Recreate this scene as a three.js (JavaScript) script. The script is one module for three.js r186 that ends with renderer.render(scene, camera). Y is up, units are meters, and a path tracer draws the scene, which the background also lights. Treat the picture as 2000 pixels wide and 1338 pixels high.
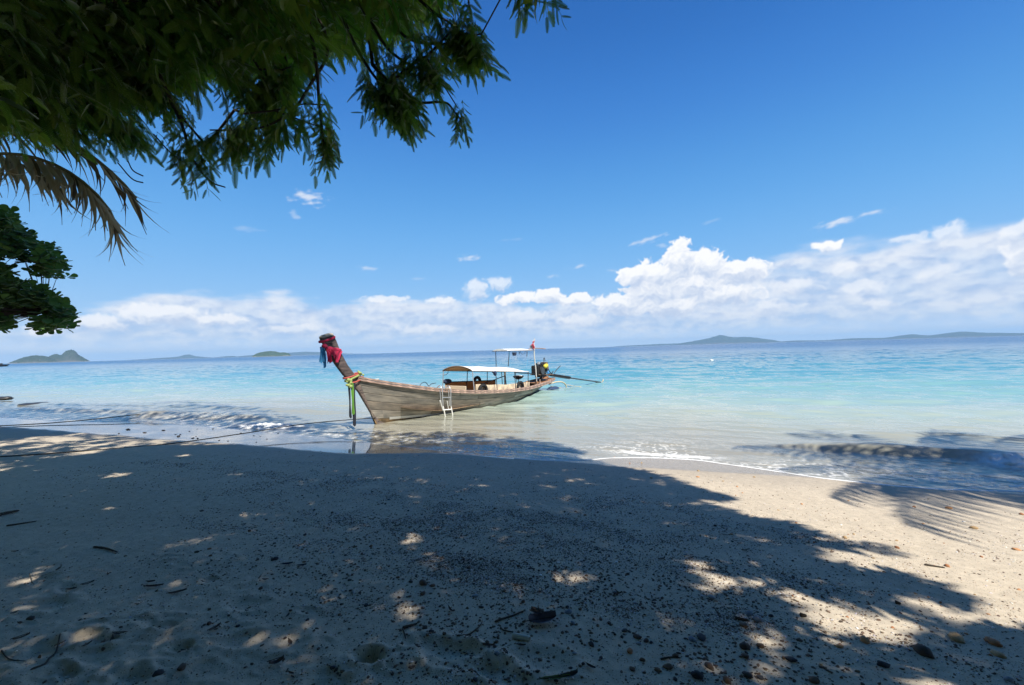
import * as THREE from 'three';
import { mergeGeometries, mergeVertices } from 'three/addons/utils/BufferGeometryUtils.js';
import { RoundedBoxGeometry } from 'three/addons/geometries/RoundedBoxGeometry.js';

// ---------------------------------------------------------------- camera, sun, exposure
const scene = new THREE.Scene();
const camera = new THREE.PerspectiveCamera(76.4, 1024 / 685, 0.1, 80000);
camera.position.set(0, 2.2, 0);                       // 1.6 m above the sand, 2.2 m above the sea
camera.rotation.set(THREE.MathUtils.degToRad(0.94), 0, THREE.MathUtils.degToRad(-1.57));
camera.updateMatrixWorld(true);
const renderer = new THREE.WebGLRenderer({ antialias: true });
renderer.setSize(1024, 685);
renderer.toneMapping = THREE.LinearToneMapping;
renderer.toneMappingExposure = 1.45;                 // exposed for the shade: sunlit sand and cloud run towards white
renderer.shadowMap.enabled = true;

const SUN = new THREE.Vector3(0.30, 0.80, 0.52).normalize();
const sun = new THREE.DirectionalLight(new THREE.Color().setRGB(1.0, 0.945, 0.86), 5.0);
sun.position.copy(SUN).multiplyScalar(60); sun.target.position.set(0, 0, 0);
sun.castShadow = true; sun.shadow.mapSize.set(4096, 4096); sun.shadow.radius = 1;
Object.assign(sun.shadow.camera, { left: -40, right: 40, top: 40, bottom: -40, near: 1, far: 160 });
scene.add(sun, sun.target);

// ---------------------------------------------------------------- random numbers, noise, small maths
let seed = 12345;
function reseed(n) { seed = n | 0; }
function rnd() { seed = (seed + 0x6d2b79f5) | 0; let t = Math.imul(seed ^ (seed >>> 15), 1 | seed); t = (t + Math.imul(t ^ (t >>> 7), 61 | t)) ^ t; return ((t ^ (t >>> 14)) >>> 0) / 4294967296; }
const rr = (a, b) => a + (b - a) * rnd();
const gauss = () => (rnd() + rnd() + rnd() + rnd() - 2) * 0.87;
const clamp = (x, a = 0, b = 1) => (x < a ? a : x > b ? b : x), lerp = (a, b, t) => a + (b - a) * t;
const sstep = (a, b, x) => { const t = clamp((x - a) / (b - a)); return t * t * (3 - 2 * t); };
const PERM = new Uint8Array(512), G2 = new Float32Array(512);
{ reseed(77); const p = [...Array(256).keys()]; for (let i = 255; i > 0; i--) { const j = Math.floor(rnd() * (i + 1)); [p[i], p[j]] = [p[j], p[i]]; } for (let i = 0; i < 512; i++) PERM[i] = p[i & 255]; for (let i = 0; i < 256; i++) { G2[2 * i] = Math.cos(i / 256 * 6.2831853); G2[2 * i + 1] = Math.sin(i / 256 * 6.2831853); } }
function noise(x, y, per = 0) {                       // gradient noise, about -0.7..0.7; per = period along x and y in cells (0: none)
  const ix = Math.floor(x), iy = Math.floor(y), fx = x - ix, fy = y - iy, u = fx * fx * fx * (fx * (fx * 6 - 15) + 10), v = fy * fy * fy * (fy * (fy * 6 - 15) + 10);
  let x0 = ix, x1 = ix + 1, y0 = iy, y1 = iy + 1;
  if (per) { x0 = ((x0 % per) + per) % per; x1 = ((x1 % per) + per) % per; y0 = ((y0 % per) + per) % per; y1 = ((y1 % per) + per) % per; }
  const h = (a, b, dx, dy) => { const g = PERM[(PERM[a & 255] + b) & 255] * 2; return G2[g] * dx + G2[g + 1] * dy; };
  const a = h(x0, y0, fx, fy), b = h(x1, y0, fx - 1, fy), c = h(x0, y1, fx, fy - 1), d = h(x1, y1, fx - 1, fy - 1);
  return a + (b - a) * u + (c - a + (a - b - c + d) * u) * v;
}
function fbm(x, y, oct = 5, per = 0, gain = 0.5) { let s = 0, a = 1, p = per; for (let i = 0; i < oct; i++) { s += a * noise(x + i * 17.3 * (per ? 0 : 1), y + i * 9.1 * (per ? 0 : 1), p); x *= 2; y *= 2; p *= 2; a *= gain; } return s; }
function billow(x, y, oct = 5) { let s = 0, a = 1; for (let i = 0; i < oct; i++) { s += a * (1 - 2.2 * Math.abs(noise(x + i * 31.7, y - i * 12.9))); x *= 2.03; y *= 2.03; a *= 0.5; } return s; }
function table(rows) {                                 // smooth interpolation of [x, v...] rows
  return (x) => {
    const n = rows.length;
    if (x <= rows[0][0]) return rows[0][1];
    if (x >= rows[n - 1][0]) return rows[n - 1][1];
    let i = 0; while (rows[i + 1][0] < x) i++;
    const [xa, ya] = rows[i], [xb, yb] = rows[i + 1], h = xb - xa, t = (x - xa) / h;
    const ma = i > 0 ? (yb - rows[i - 1][1]) / (xb - rows[i - 1][0]) : (yb - ya) / h, mb = i < n - 2 ? (rows[i + 2][1] - ya) / (rows[i + 2][0] - xa) : (yb - ya) / h;
    const t2 = t * t, t3 = t2 * t;
    return (2 * t3 - 3 * t2 + 1) * ya + (t3 - 2 * t2 + t) * h * ma + (-2 * t3 + 3 * t2) * yb + (t3 - t2) * h * mb;
  };
}
const ramp3 = (rows) => { const f = [1, 2, 3].map((k) => table(rows.map((r) => [r[0], r[k]]))); return (x) => [f[0](x), f[1](x), f[2](x)]; };
const rgb = (r, g, b) => new THREE.Color().setRGB(r, g, b);

// ---------------------------------------------------------------- sky: air and clouds, computed per direction
{
  const W = 4096, H = 2048, data = new Float32Array(W * H * 4);
  const air = ramp3([[-90, .50, .68, .90], [0, .84, 1.02, 1.22], [1.2, .72, .92, 1.16], [2.5, .50, .73, 1.0], [5, .37, .63, .95], [9, .255, .54, .92], [14, .17, .455, .875], [20, .105, .355, .79], [28, .056, .24, .67], [39, .027, .148, .50], [60, .018, .10, .39], [90, .014, .08, .34]]);
  const bankTop = table([[-180, 6], [-140, 7], [-100, 6.5], [-75, 5], [-60, 4.2], [-50, 4.0], [-44, 5.4], [-41, 6.9], [-36, 7.7], [-30, 7.5], [-13, 7.1], [0, 7.1], [9, 6.8], [14, 7.3], [20, 8.2], [28, 9.7], [34, 10.8], [41, 11.0], [50, 10.6], [65, 9.6], [95, 7.5], [140, 6.5], [180, 6]]);
  // cumulus heads: azimuth, elevation, half width, half height (degrees), whiteness
  const puffs = [[21.4, 10.2, 1.9, 2.2, 1], [19.0, 8.8, 2.6, 1.6, 1], [24.4, 9.6, 1.9, 1.5, 1], [16.4, 8.9, 2.3, .95, 1], [18.5, 7.0, 3.6, 1.5, 1], [23.5, 7.4, 3.4, 1.5, 1], [27.8, 8.5, 2.7, .95, 1], [26, 5.9, 4, 1.0, .85], [14, 5.6, 3, 1.1, .85], [20, 4.9, 4, 1.1, .8],
    [5.3, 7.0, 1.7, .75, 1], [.8, 6.8, 2.3, .5, .95], [-4.5, 7.9, 1.6, 1.2, .45], [-1.6, 8.7, 1.5, .8, .4], [8.5, 6.3, 2.2, .55, .9], [-9, 6.7, 2, .4, .6], [-16, 6.9, 3, .35, .5],
    [-38.5, 4.7, 3.6, .9, .65], [-43.5, 3.7, 2.0, .7, .6], [-34, 4.2, 3, .6, .6], [-47.5, 2.9, 1.1, .35, .7], [-27, 3.2, 3, .5, .35], [-12, 3.0, 4, .6, .3], [2, 4.5, 3, .7, .35], [9, 3.6, 3, .7, .4],
    [36.2, 10.0, 1.0, .45, .9], [45.4, 9.9, 1.3, .6, .4], [42.6, 9.5, 1.6, .5, .3], [49.8, 9.2, 1.4, .7, .35], [49.4, 7.0, .8, 1.5, .7], [39, 5.3, 2, .6, .3], [33.5, 6.2, 2.6, .8, .3], [44.5, 6.2, 1.6, .7, .25], [31, 4.0, 2.6, .9, .35], [37.5, 7.6, 1.2, .5, .3], [40.2, 3.6, 1.4, .5, .3],
    [-72, 5, 6, 1.6, .9], [-95, 6, 7, 2, .9], [72, 8, 6, 2, .9], [98, 7, 8, 2, .9], [130, 6, 7, 2, .9], [165, 6, 8, 2, .9], [-130, 6, 8, 2, .9], [-160, 5, 6, 2, .9]];
  // wisps: azimuth, elevation, half length, half height, tilt, strength
  const wisps = [[-24.7, 18.4, 1.9, .75, 0, .75], [-26.3, 16.2, .6, .5, 0, .35], [-5.4, 12.1, 1.4, .42, 0, .6], [-18.2, 10.6, 1.2, .3, 0, .45], [37.2, 12.3, 1.9, .42, .12, .75], [40.2, 12.7, 1.6, .22, .05, .6], [17.4, 13.1, 2.4, .34, .2, .55], [9, 10.5, 1.3, .25, .15, .45], [5.3, 9.4, 1.1, .22, 0, .45], [13.2, 9.7, .8, .2, 0, .4], [19.4, 12.3, .8, .25, 0, .3], [-31.5, 14.2, 1.6, .3, 0, .2], [25, 14.4, 1.2, .2, .2, .15], [-12, 9.4, 1, .2, 0, .2], [.5, 14.3, 1.4, .2, .1, .14], [70, 14, 4, .6, .1, .5], [-80, 17, 4, .7, 0, .5], [110, 20, 5, .8, .1, .5], [150, 15, 5, .7, 0, .5], [-120, 16, 5, .8, 0, .5]];
  const heads = (a, e, ga, ge) => {                    // how deep inside the nearest cumulus head
    let best = -9, white = 0;
    for (const p of puffs) {
      const dx = (a - p[0]) / p[2], dy = (e - p[1]) / p[3]; if (dx > 2 || dx < -2 || dy > 2 || dy < -2) continue;
      const d = 1 - Math.sqrt(dx * dx + (dy < 0 ? dy * dy * .7 : dy * dy));
      if (d > best) { best = d; white = p[4]; }
    }
    return best < -1 ? [-9, 0] : [best + ga * .30, white];
  };
  for (let row = 0; row < H; row++) {
    const e = ((row + .5) / H - .5) * 180, base = air(e);
    for (let col = 0; col < W; col++) {
      let a = ((col + .5) / W) * 360 - 180 + 90; if (a > 180) a -= 360;   // azimuth from -z towards +x
      const o = (row * W + col) * 4;
      let r = base[0], g = base[1], b = base[2];
      if (e > -.5 && e < 24) {
        if (e < 14.5) {
          const n1 = fbm(a * .16, e * .42, 5), n2 = fbm(a * .55 + 40, e * 1.25 + 7, 5), st = fbm(a * .22 - e * .5 + 9, e * 1.7, 4);
          const top = bankTop(a) + n1 * 1.5 + st * .5 - .2;
          const cover = sstep(0, 1.7 + 1.2 * sstep(28, 36, a), top - e) * (.86 + .25 * n1) * sstep(-.5, 3.6, e + n2 * .9);
          const tone = clamp(.22 + .75 * n2 + .6 * n1 + .42 * (billow(a * .42 + 9, e * 1.05 + n2 * .8, 6) - .35) + .4 * sstep(2.2, .2, top - e)), k = clamp(cover) * .95;
          r = lerp(r, lerp(.52, .87, tone), k); g = lerp(g, lerp(.64, .915, tone), k); b = lerp(b, lerp(.865, .985, tone), k);
          const wx = .95 * fbm(a * .42 + 5, e * .5, 5) * sstep(0, 2.5, e), wy = .62 * fbm(a * .5 - 9, e * .6 + 3, 5), aw = a + wx, ew = e + wy, bi = billow(aw * .8, ew * .95, 6), [d, white] = heads(aw, ew, bi - .3);
          if (d > 0) {
            const up = heads(aw - .10, ew + .24, billow((aw - .10) * .8, (ew + .24) * .95, 6) - .3)[0], up2 = heads(aw, ew + 1.1, billow(aw * .8, (ew + 1.1) * .95, 4) - .3)[0];
            const edge = sstep(0, .20 + .8 * (1 - white), d), lit = clamp(.80 + (d - up) * 1.1 + .3 * (d - Math.max(up2, -1)) - .30 * clamp(up2) - .1);
            const k2 = edge * clamp(.35 + .75 * white) * sstep(.4, 3.2, e);
            r = lerp(r, lerp(.60, 1.06, lit), k2); g = lerp(g, lerp(.70, 1.06, lit), k2); b = lerp(b, lerp(.88, 1.06, lit), k2);
          }
        }
        for (const w of wisps) {
          const dx = a - w[0], dy = e - w[1] - dx * w[4]; if (Math.abs(dx) > w[2] * 2 || Math.abs(dy) > w[3] * 2.4) continue;
          const d = 1 - Math.hypot(dx / w[2], dy / w[3] * (dy < 0 ? .8 : 1.15)) + 1.0 * fbm(dx * .8 + w[0], dy * 2.3 + w[1] - dx * .3, 5), k = sstep(-.1, 1.0, d) * w[5];
          r = lerp(r, .86, k); g = lerp(g, .90, k); b = lerp(b, .97, k);
        }
      }
      data[o] = r * .685; data[o + 1] = g * .685; data[o + 2] = b * .69; data[o + 3] = 1;
    }
  }
  const t = new THREE.DataTexture(data, W, H, THREE.RGBAFormat, THREE.FloatType);
  t.mapping = THREE.EquirectangularReflectionMapping; t.magFilter = THREE.LinearFilter; t.minFilter = THREE.LinearFilter; t.needsUpdate = true;
  scene.background = t; scene.environment = t;
}
scene.fog = new THREE.FogExp2(new THREE.Color().setRGB(.43, .71, 1.0), 0.00008);

// ---------------------------------------------------------------- helpers for things, names and shapes
const taken = {};
function numbered(name) { const k = (taken[name] = (taken[name] ?? -1) + 1); return k ? name + '_' + String(k).padStart(3, '0') : name; }
function tag(o, label, category, group, kind) { if (label) o.userData.label = label; if (category) o.userData.category = category; if (group) o.userData.group = group; if (kind) o.userData.kind = kind; return o; }
function mesh(name, geo, mat, parent = scene) { const m = new THREE.Mesh(geo, mat); m.name = parent === scene ? numbered(name) : name; m.castShadow = m.receiveShadow = true; parent.add(m); return m; }
function base(name, pos = [0, 0, 0], turn = 0) { const g = new THREE.Group(); g.name = numbered(name); g.position.set(...pos); g.rotation.y = turn; scene.add(g); return g; }
const V = (x, y, z) => new THREE.Vector3(x, y, z);
function merge(list) { const l = list.map((g) => { const n = g.index ? g.toNonIndexed() : g; for (const k of Object.keys(n.attributes)) if (!['position', 'normal', 'uv'].includes(k)) n.deleteAttribute(k); return n; }); return mergeGeometries(l); }
function tube(pts, r, seg = 24, sides = 7, closed = false) { return new THREE.TubeGeometry(new THREE.CatmullRomCurve3(pts.map((p) => (p.isVector3 ? p : V(...p))), closed, 'centripetal'), seg, r, sides, closed); }
function bar(p, q, r, sides = 8, r2 = r) { const a = p.isVector3 ? p : V(...p), b = q.isVector3 ? q : V(...q), d = b.clone().sub(a), g = new THREE.CylinderGeometry(r2, r, d.length(), sides); g.applyQuaternion(new THREE.Quaternion().setFromUnitVectors(V(0, 1, 0), d.normalize())); g.translate((a.x + b.x) / 2, (a.y + b.y) / 2, (a.z + b.z) / 2); return g; }
function box(w, h, d, x = 0, y = 0, z = 0, r = .012) { const g = new RoundedBoxGeometry(w, h, d, 2, Math.min(r, w / 2.1, h / 2.1, d / 2.1)); g.translate(x, y, z); return g; }
function grid(f, nu, nv, flip = false, us = 1, vs = 1) {   // f(u, v) -> [x, y, z]
  const p = [], uv = [], ix = [];
  for (let j = 0; j <= nv; j++) for (let i = 0; i <= nu; i++) { p.push(...f(i / nu, j / nv)); uv.push(i / nu * us, j / nv * vs); }
  for (let j = 0; j < nv; j++) for (let i = 0; i < nu; i++) { const a = j * (nu + 1) + i, b = a + 1, c = a + nu + 1, d = c + 1; flip ? ix.push(a, c, b, b, c, d) : ix.push(a, b, c, b, d, c); }
  const g = new THREE.BufferGeometry(); g.setAttribute('position', new THREE.Float32BufferAttribute(p, 3)); g.setAttribute('uv', new THREE.Float32BufferAttribute(uv, 2)); g.setIndex(ix); g.computeVertexNormals(); return g;
}
function tex(w, h, f, srgb = true, rep = [1, 1]) {          // f(x, y) -> [r, g, b] 0..1
  const d = new Uint8Array(w * h * 4);
  for (let y = 0; y < h; y++) for (let x = 0; x < w; x++) { const c = f(x, y), o = (y * w + x) * 4; d[o] = clamp(c[0]) * 255; d[o + 1] = clamp(c[1]) * 255; d[o + 2] = clamp(c[2]) * 255; d[o + 3] = 255; }
  const t = new THREE.DataTexture(d, w, h); t.magFilter = t.minFilter = THREE.LinearFilter; t.wrapS = t.wrapT = THREE.RepeatWrapping; t.repeat.set(...rep); if (srgb) t.colorSpace = THREE.SRGBColorSpace; t.needsUpdate = true; return t;
}
// where a point of the photograph (2000 x 1338) lies in the place: along a ray to a given distance, or on the ground
const PF = 850;
function ray(px, py) { return V((px - 1000) / PF, -(py - 669) / PF, -1).applyMatrix3(new THREE.Matrix3().setFromMatrix4(camera.matrixWorld)); }
function at(px, py, dist) { const d = ray(px, py).normalize(); return camera.position.clone().addScaledVector(d, dist); }
function toPix(p) { const q = p.clone().applyMatrix4(camera.matrixWorldInverse); return q.z > -.05 ? null : [1000 + PF * q.x / -q.z, 669 - PF * q.y / -q.z, -q.z]; }
camera.matrixWorldInverse.copy(camera.matrixWorld).invert();

// ---------------------------------------------------------------- the lie of the land: t runs along the shore, s inland
const sOf = (x, z) => 8.4 - .365 * x + .931 * z, tOf = (x, z) => .931 * x + .365 * z;
const xzOf = (t, s) => [t * .931 - .365 * (s - 8.4), t * .365 + .931 * (s - 8.4)];
const edgeOf = table([[-120, -.4], [-40, -.4], [-26.2, -.58], [-22, -.62], [-19.9, -.99], [-19.2, -1.55], [-16, -1.7], [-13.5, -1.15], [-10.6, -.87], [-7.9, -.47], [-5.2, 0], [-3.2, .27], [-2.1, .12], [-1.3, -.5], [0, -.8], [1, -.42], [2.1, .13], [3.15, .34], [4.4, .1], [8, -.2], [20, 0], [140, 0]]);
const marks = [];                                        // footprints, scrapes and mounds: x, z, radius, depth, stretch, angle, rim
function landBase(s) { return s < 0 ? -4.2 * (1 - Math.exp(s * .0147)) + (s < -60 ? (s + 60) * .004 : 0) : s < 8.5 ? .072 * s : .612 + (s - 8.5) * .05 * Math.exp(-Math.max(0, s - 8.5) / 25); }
function ground(x, z, fine = true) {
  const s = sOf(x, z), dry = sstep(.6, 3.2, s + .5 * noise(x * .4, z * .4));
  let y = landBase(s) + .02 * sstep(.3, 3, s) * noise(x * .55 + 3, z * .55) + .012 * noise(x * .25, z * .9 + 8) * sstep(0, 2, s);
  if (!fine) return y;
  if (s > 0 && x * x + z * z < 400) {
    const rough = dry * (.5 + .5 * sstep(-.2, .35, noise(x * .5 - 4, z * .5 + 2)));
    y += rough * (.008 * noise(x * 3.1, z * 3.1) + .0055 * noise(x * 8 + 5, z * 8) + .0035 * noise(x * 19, z * 19 + 3) + .0022 * noise(x * 43 + 1, z * 43));
    if (z > -5.5) for (const m of marks) {
      const dx = x - m[0], dz = z - m[1]; if (dx * dx + dz * dz > m[2] * m[2] * 9) continue;
      const c = Math.cos(m[5]), n = Math.sin(m[5]), u = (dx * c + dz * n) / m[2] / m[4], v = (-dx * n + dz * c) / m[2], wob = 1 + .22 * noise(x * 9 + m[0] * 7, z * 9), q = Math.sqrt(u * u + v * v) * wob;
      y += -m[3] * (1 - sstep(.45, 1.0, q)) + m[6] * Math.exp(-((q - 1.15) * (q - 1.15)) / .09) * (.6 + .8 * noise(x * 14, z * 14 + 2));
    }
  }
  return y;
}
function onGround(px, py, fine = false) { const d = ray(px, py), c = camera.position; let t = 1; for (let i = 0; i < 14; i++) { const h = ground(c.x + d.x * t, c.z + d.z * t, fine); t = lerp(t, (h - c.y) / d.y, .8); } return V(c.x + d.x * t, ground(c.x + d.x * t, c.z + d.z * t, true), c.z + d.z * t); }
for (const [px, py, r, dep, st, an, rim] of [[722, 1282, .085, .06, 1.25, .3, .022], [790, 1292, .09, -.02, 1.5, .1, .012], [356, 1262, .06, .03, 1.3, -.2, .010], [320, 1215, .10, .012, 1.6, .2, .012], [215, 1232, .14, -.022, 1.7, 0, .02], [160, 1250, .09, .02, 1.3, .4, .016], [900, 1285, .13, .016, 2.2, .45, .02], [985, 1318, .10, .02, 2, .5, .018], [860, 1262, .10, .012, 2.4, .2, .014], [1060, 1290, .12, .012, 1.8, .3, .012], [95, 1180, .11, .018, 1.6, .1, .014], [395, 1095, .13, -.012, 1.8, 0, .01], [480, 1180, .11, .012, 1.5, .1, .01], [640, 1335, .12, .02, 1.4, .6, .016], [250, 1330, .10, .018, 1.5, .2, .014], [560, 1255, .09, .012, 1.7, -.2, .01], [60, 1330, .13, -.02, 1.5, .3, .02]]) {
  const p = onGround(px, py); marks.push([p.x, p.z, r, dep, st, an, rim]);
}
reseed(66); for (let i = 0; i < 46; i++) { const px = rr(-60, 760), py = 1060 + 290 * Math.sqrt(rnd()), p = onGround(px, py); marks.push([p.x, p.z, rr(.04, .10), rr(-.006, .016), rr(1.1, 2.1), rr(-.5, .7), rr(.004, .012)]); }
// ---------------------------------------------------------------- one sheet of sand: beach, seabed and the land behind
// a ramp texture lets a vertex carry its own transmission (u -> red) and roughness (v -> green)
const carry = tex(64, 64, (x, y) => [(x + .5) / 64, (y + .5) / 64, 0], false); carry.wrapS = carry.wrapT = THREE.ClampToEdgeWrapping; carry.channel = 1;
{
  reseed(5);
  const N = 1024, grain = new Float32Array(N * N), hue = new Float32Array(N * N * 3).fill(1);
  for (let y = 0; y < N; y++) for (let x = 0; x < N; x++) { const v = .5 + .22 * fbm(x / 32, y / 32, 3, 32) + .16 * noise(x / 4, y / 4, 256) + .2 * (rnd() - .5); grain[y * N + x] = v; const k = .96 + .14 * (v - .5) + .06 * fbm(x / 64, y / 64, 3, 16); for (let c = 0; c < 3; c++) hue[(y * N + x) * 3 + c] = k; }
  for (let i = 0; i < 9000; i++) {                        // grit: shell crumbs, dark and rusty grains, 2 to 6 mm
    const cx = rnd() * N, cz = rnd() * N, r = .8 + 1.9 * rnd() * rnd(), kind = rnd(), col = kind < .42 ? [1.1, 1.09, 1.06] : kind < .72 ? [.42, .38, .34] : kind < .9 ? [.8, .58, .42] : [.62, .66, .7], el = rr(.6, 1.6);
    for (let y = -4; y <= 4; y++) for (let x = -4; x <= 4; x++) if (x * x * el + y * y / el < r * r) { const o = ((Math.floor(cz + y) + N) % N) * N + (Math.floor(cx + x) + N) % N; grain[o] = Math.min(1, grain[o] + .3); for (let c = 0; c < 3; c++) hue[o * 3 + c] = col[c] * .92; }
  }
  const colour = tex(N, N, (x, y) => { const o = (y * N + x) * 3; return [hue[o] * .97, hue[o + 1] * .97, hue[o + 2] * .97]; });
  const relief = tex(N, N, (x, y) => { const v = grain[y * N + x]; return [v, v, v]; }, false);
  for (const t of [colour, relief]) t.repeat.set(1 / 1.7, 1 / 1.7);
  const mat = new THREE.MeshStandardMaterial({ name: 'sand', vertexColors: true, map: colour, bumpMap: relief, bumpScale: .0055, roughness: 1, roughnessMap: carry });
  const cols = []; const D = Math.PI / 180;
  for (let a = -180; a < -58; a += 2) cols.push(a * D); for (let a = -58; a < 58; a += .145) cols.push(a * D); for (let a = 58; a <= 180.001; a += 2) cols.push(a * D);
  const rows = [0]; { let r = .5; while (r < 19) { rows.push(r); r *= r < 1.4 ? 1.03 : 1.0068; } while (r < 300) { rows.push(r); r *= 1.05; } while (r < 14500) { rows.push(r); r *= 1.3; } }
  const nc = cols.length, nr = rows.length, P = new Float32Array(nc * nr * 3), C = new Float32Array(nc * nr * 3), U = new Float32Array(nc * nr * 2), U1 = new Float32Array(nc * nr * 2), ix = [];
  for (let j = 0; j < nr; j++) for (let i = 0; i < nc; i++) {
    const k = j * nc + i, x = Math.sin(cols[i]) * rows[j], z = -Math.cos(cols[i]) * rows[j], s = sOf(x, z), t = tOf(x, z);
    P[3 * k] = x; P[3 * k + 1] = ground(x, z); P[3 * k + 2] = z; U[2 * k] = x; U[2 * k + 1] = z;
    // where the last wave reached the sand is dark with water and smooth
    const e = edgeOf(t), reach = Math.max(e + .28, 1.0 + .22 * noise(t * .35, 2) + .10 * noise(t * 1.3, 5)) - .8 * sstep(-7, -4.5, t), wet = 1 - sstep(-.06, .10, s - reach + .05 * noise(x * 3, z * 3)), damp = 1 - sstep(0, 1.5, s - reach + .5 * noise(x * .6, z * .6));
    const blot = .5 + .5 * noise(x * .35 + 7, z * .35) + .25 * noise(x * 1.3, z * 1.3), n = 1 + .07 * fbm(x * 2.1, z * 2.1, 3);
    let c = [.635, .545, .415]; const c2 = [.55, .465, .345]; for (let q = 0; q < 3; q++) c[q] = lerp(c[q], c2[q], clamp(blot) * .8) * n;
    const dw = 1 - .18 * damp - .22 * wet; for (let q = 0; q < 3; q++) C[3 * k + q] = c[q] * dw;
    U1[2 * k] = 0; U1[2 * k + 1] = lerp(lerp(.97, .7, damp), .17, wet);
  }
  for (let j = 0; j < nr - 1; j++) for (let i = 0; i < nc - 1; i++) { const a = j * nc + i, b = a + 1, c = a + nc, d = c + 1; ix.push(a, b, c, b, d, c); }
  const g = new THREE.BufferGeometry();
  g.setAttribute('position', new THREE.BufferAttribute(P, 3)); g.setAttribute('color', new THREE.BufferAttribute(C, 3)); g.setAttribute('uv', new THREE.BufferAttribute(U, 2)); g.setAttribute('uv1', new THREE.BufferAttribute(U1, 2)); g.setIndex(new THREE.BufferAttribute(new Uint32Array(ix), 1)); g.computeVertexNormals();
  tag(mesh('beach', g, mat), 'sandy beach strewn with shell grit, sloping into the sea', 'beach', null, 'structure');
}

// ---------------------------------------------------------------- the sea
reseed(11);
const chop = []; for (let i = 0; i < 46; i++) { const L = .55 * Math.pow(1.095, i), a = gauss() * .62 + (rnd() < .2 ? gauss() * .8 : 0); chop.push([Math.cos(a), Math.sin(a), 6.2832 / L, rnd() * 6.28, .0068 * Math.pow(L, .62) * Math.exp(-L / 16) * rr(.6, 1.4)]); }
// swells that near the shore: height, distance from shore (s), along-shore window, widths of back and face
const swells = [
  { h: .165, s: (t) => -2.15 + .10 * (t - 3) + .06 * Math.sin(t * 1.3), a: (t) => sstep(.8, 3.6, t) * (1 - .5 * sstep(9, 30, t)), back: .8, face: .30 },
  { h: .13, s: (t) => -4.6 + .06 * t + .2 * Math.sin(t * .5), a: (t) => sstep(-2, 4, t), back: 1.6, face: .9 },
  { h: .14, s: (t) => -2.75 - .022 * (t + 14) + .12 * Math.sin(t * .6), a: (t) => sstep(-34, -25, t) * (1 - sstep(-15.5, -12.2, t)), back: 1.2, face: .36 },
  { h: .12, s: (t) => -4.6 - .05 * (t + 14) + .15 * Math.sin(t * .5 + 2), a: (t) => sstep(-46, -32, t) * (1 - sstep(-15, -9, t)), back: 1.4, face: .5 },
  { h: .14, s: (t) => -7.2 + .4 * Math.sin(t * .21), a: (t) => .55 + .45 * Math.sin(t * .3 + 1), back: 2.0, face: 1.1 },
  { h: .16, s: (t) => -11.8 + .7 * Math.sin(t * .13 + 1), a: (t) => .55 + .45 * Math.sin(t * .19 + 3), back: 2.6, face: 1.6 },
  { h: .17, s: (t) => -18 + 1.1 * Math.sin(t * .09 + 2), a: (t) => .55 + .45 * Math.sin(t * .12), back: 3.6, face: 2.4 },
];
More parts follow.
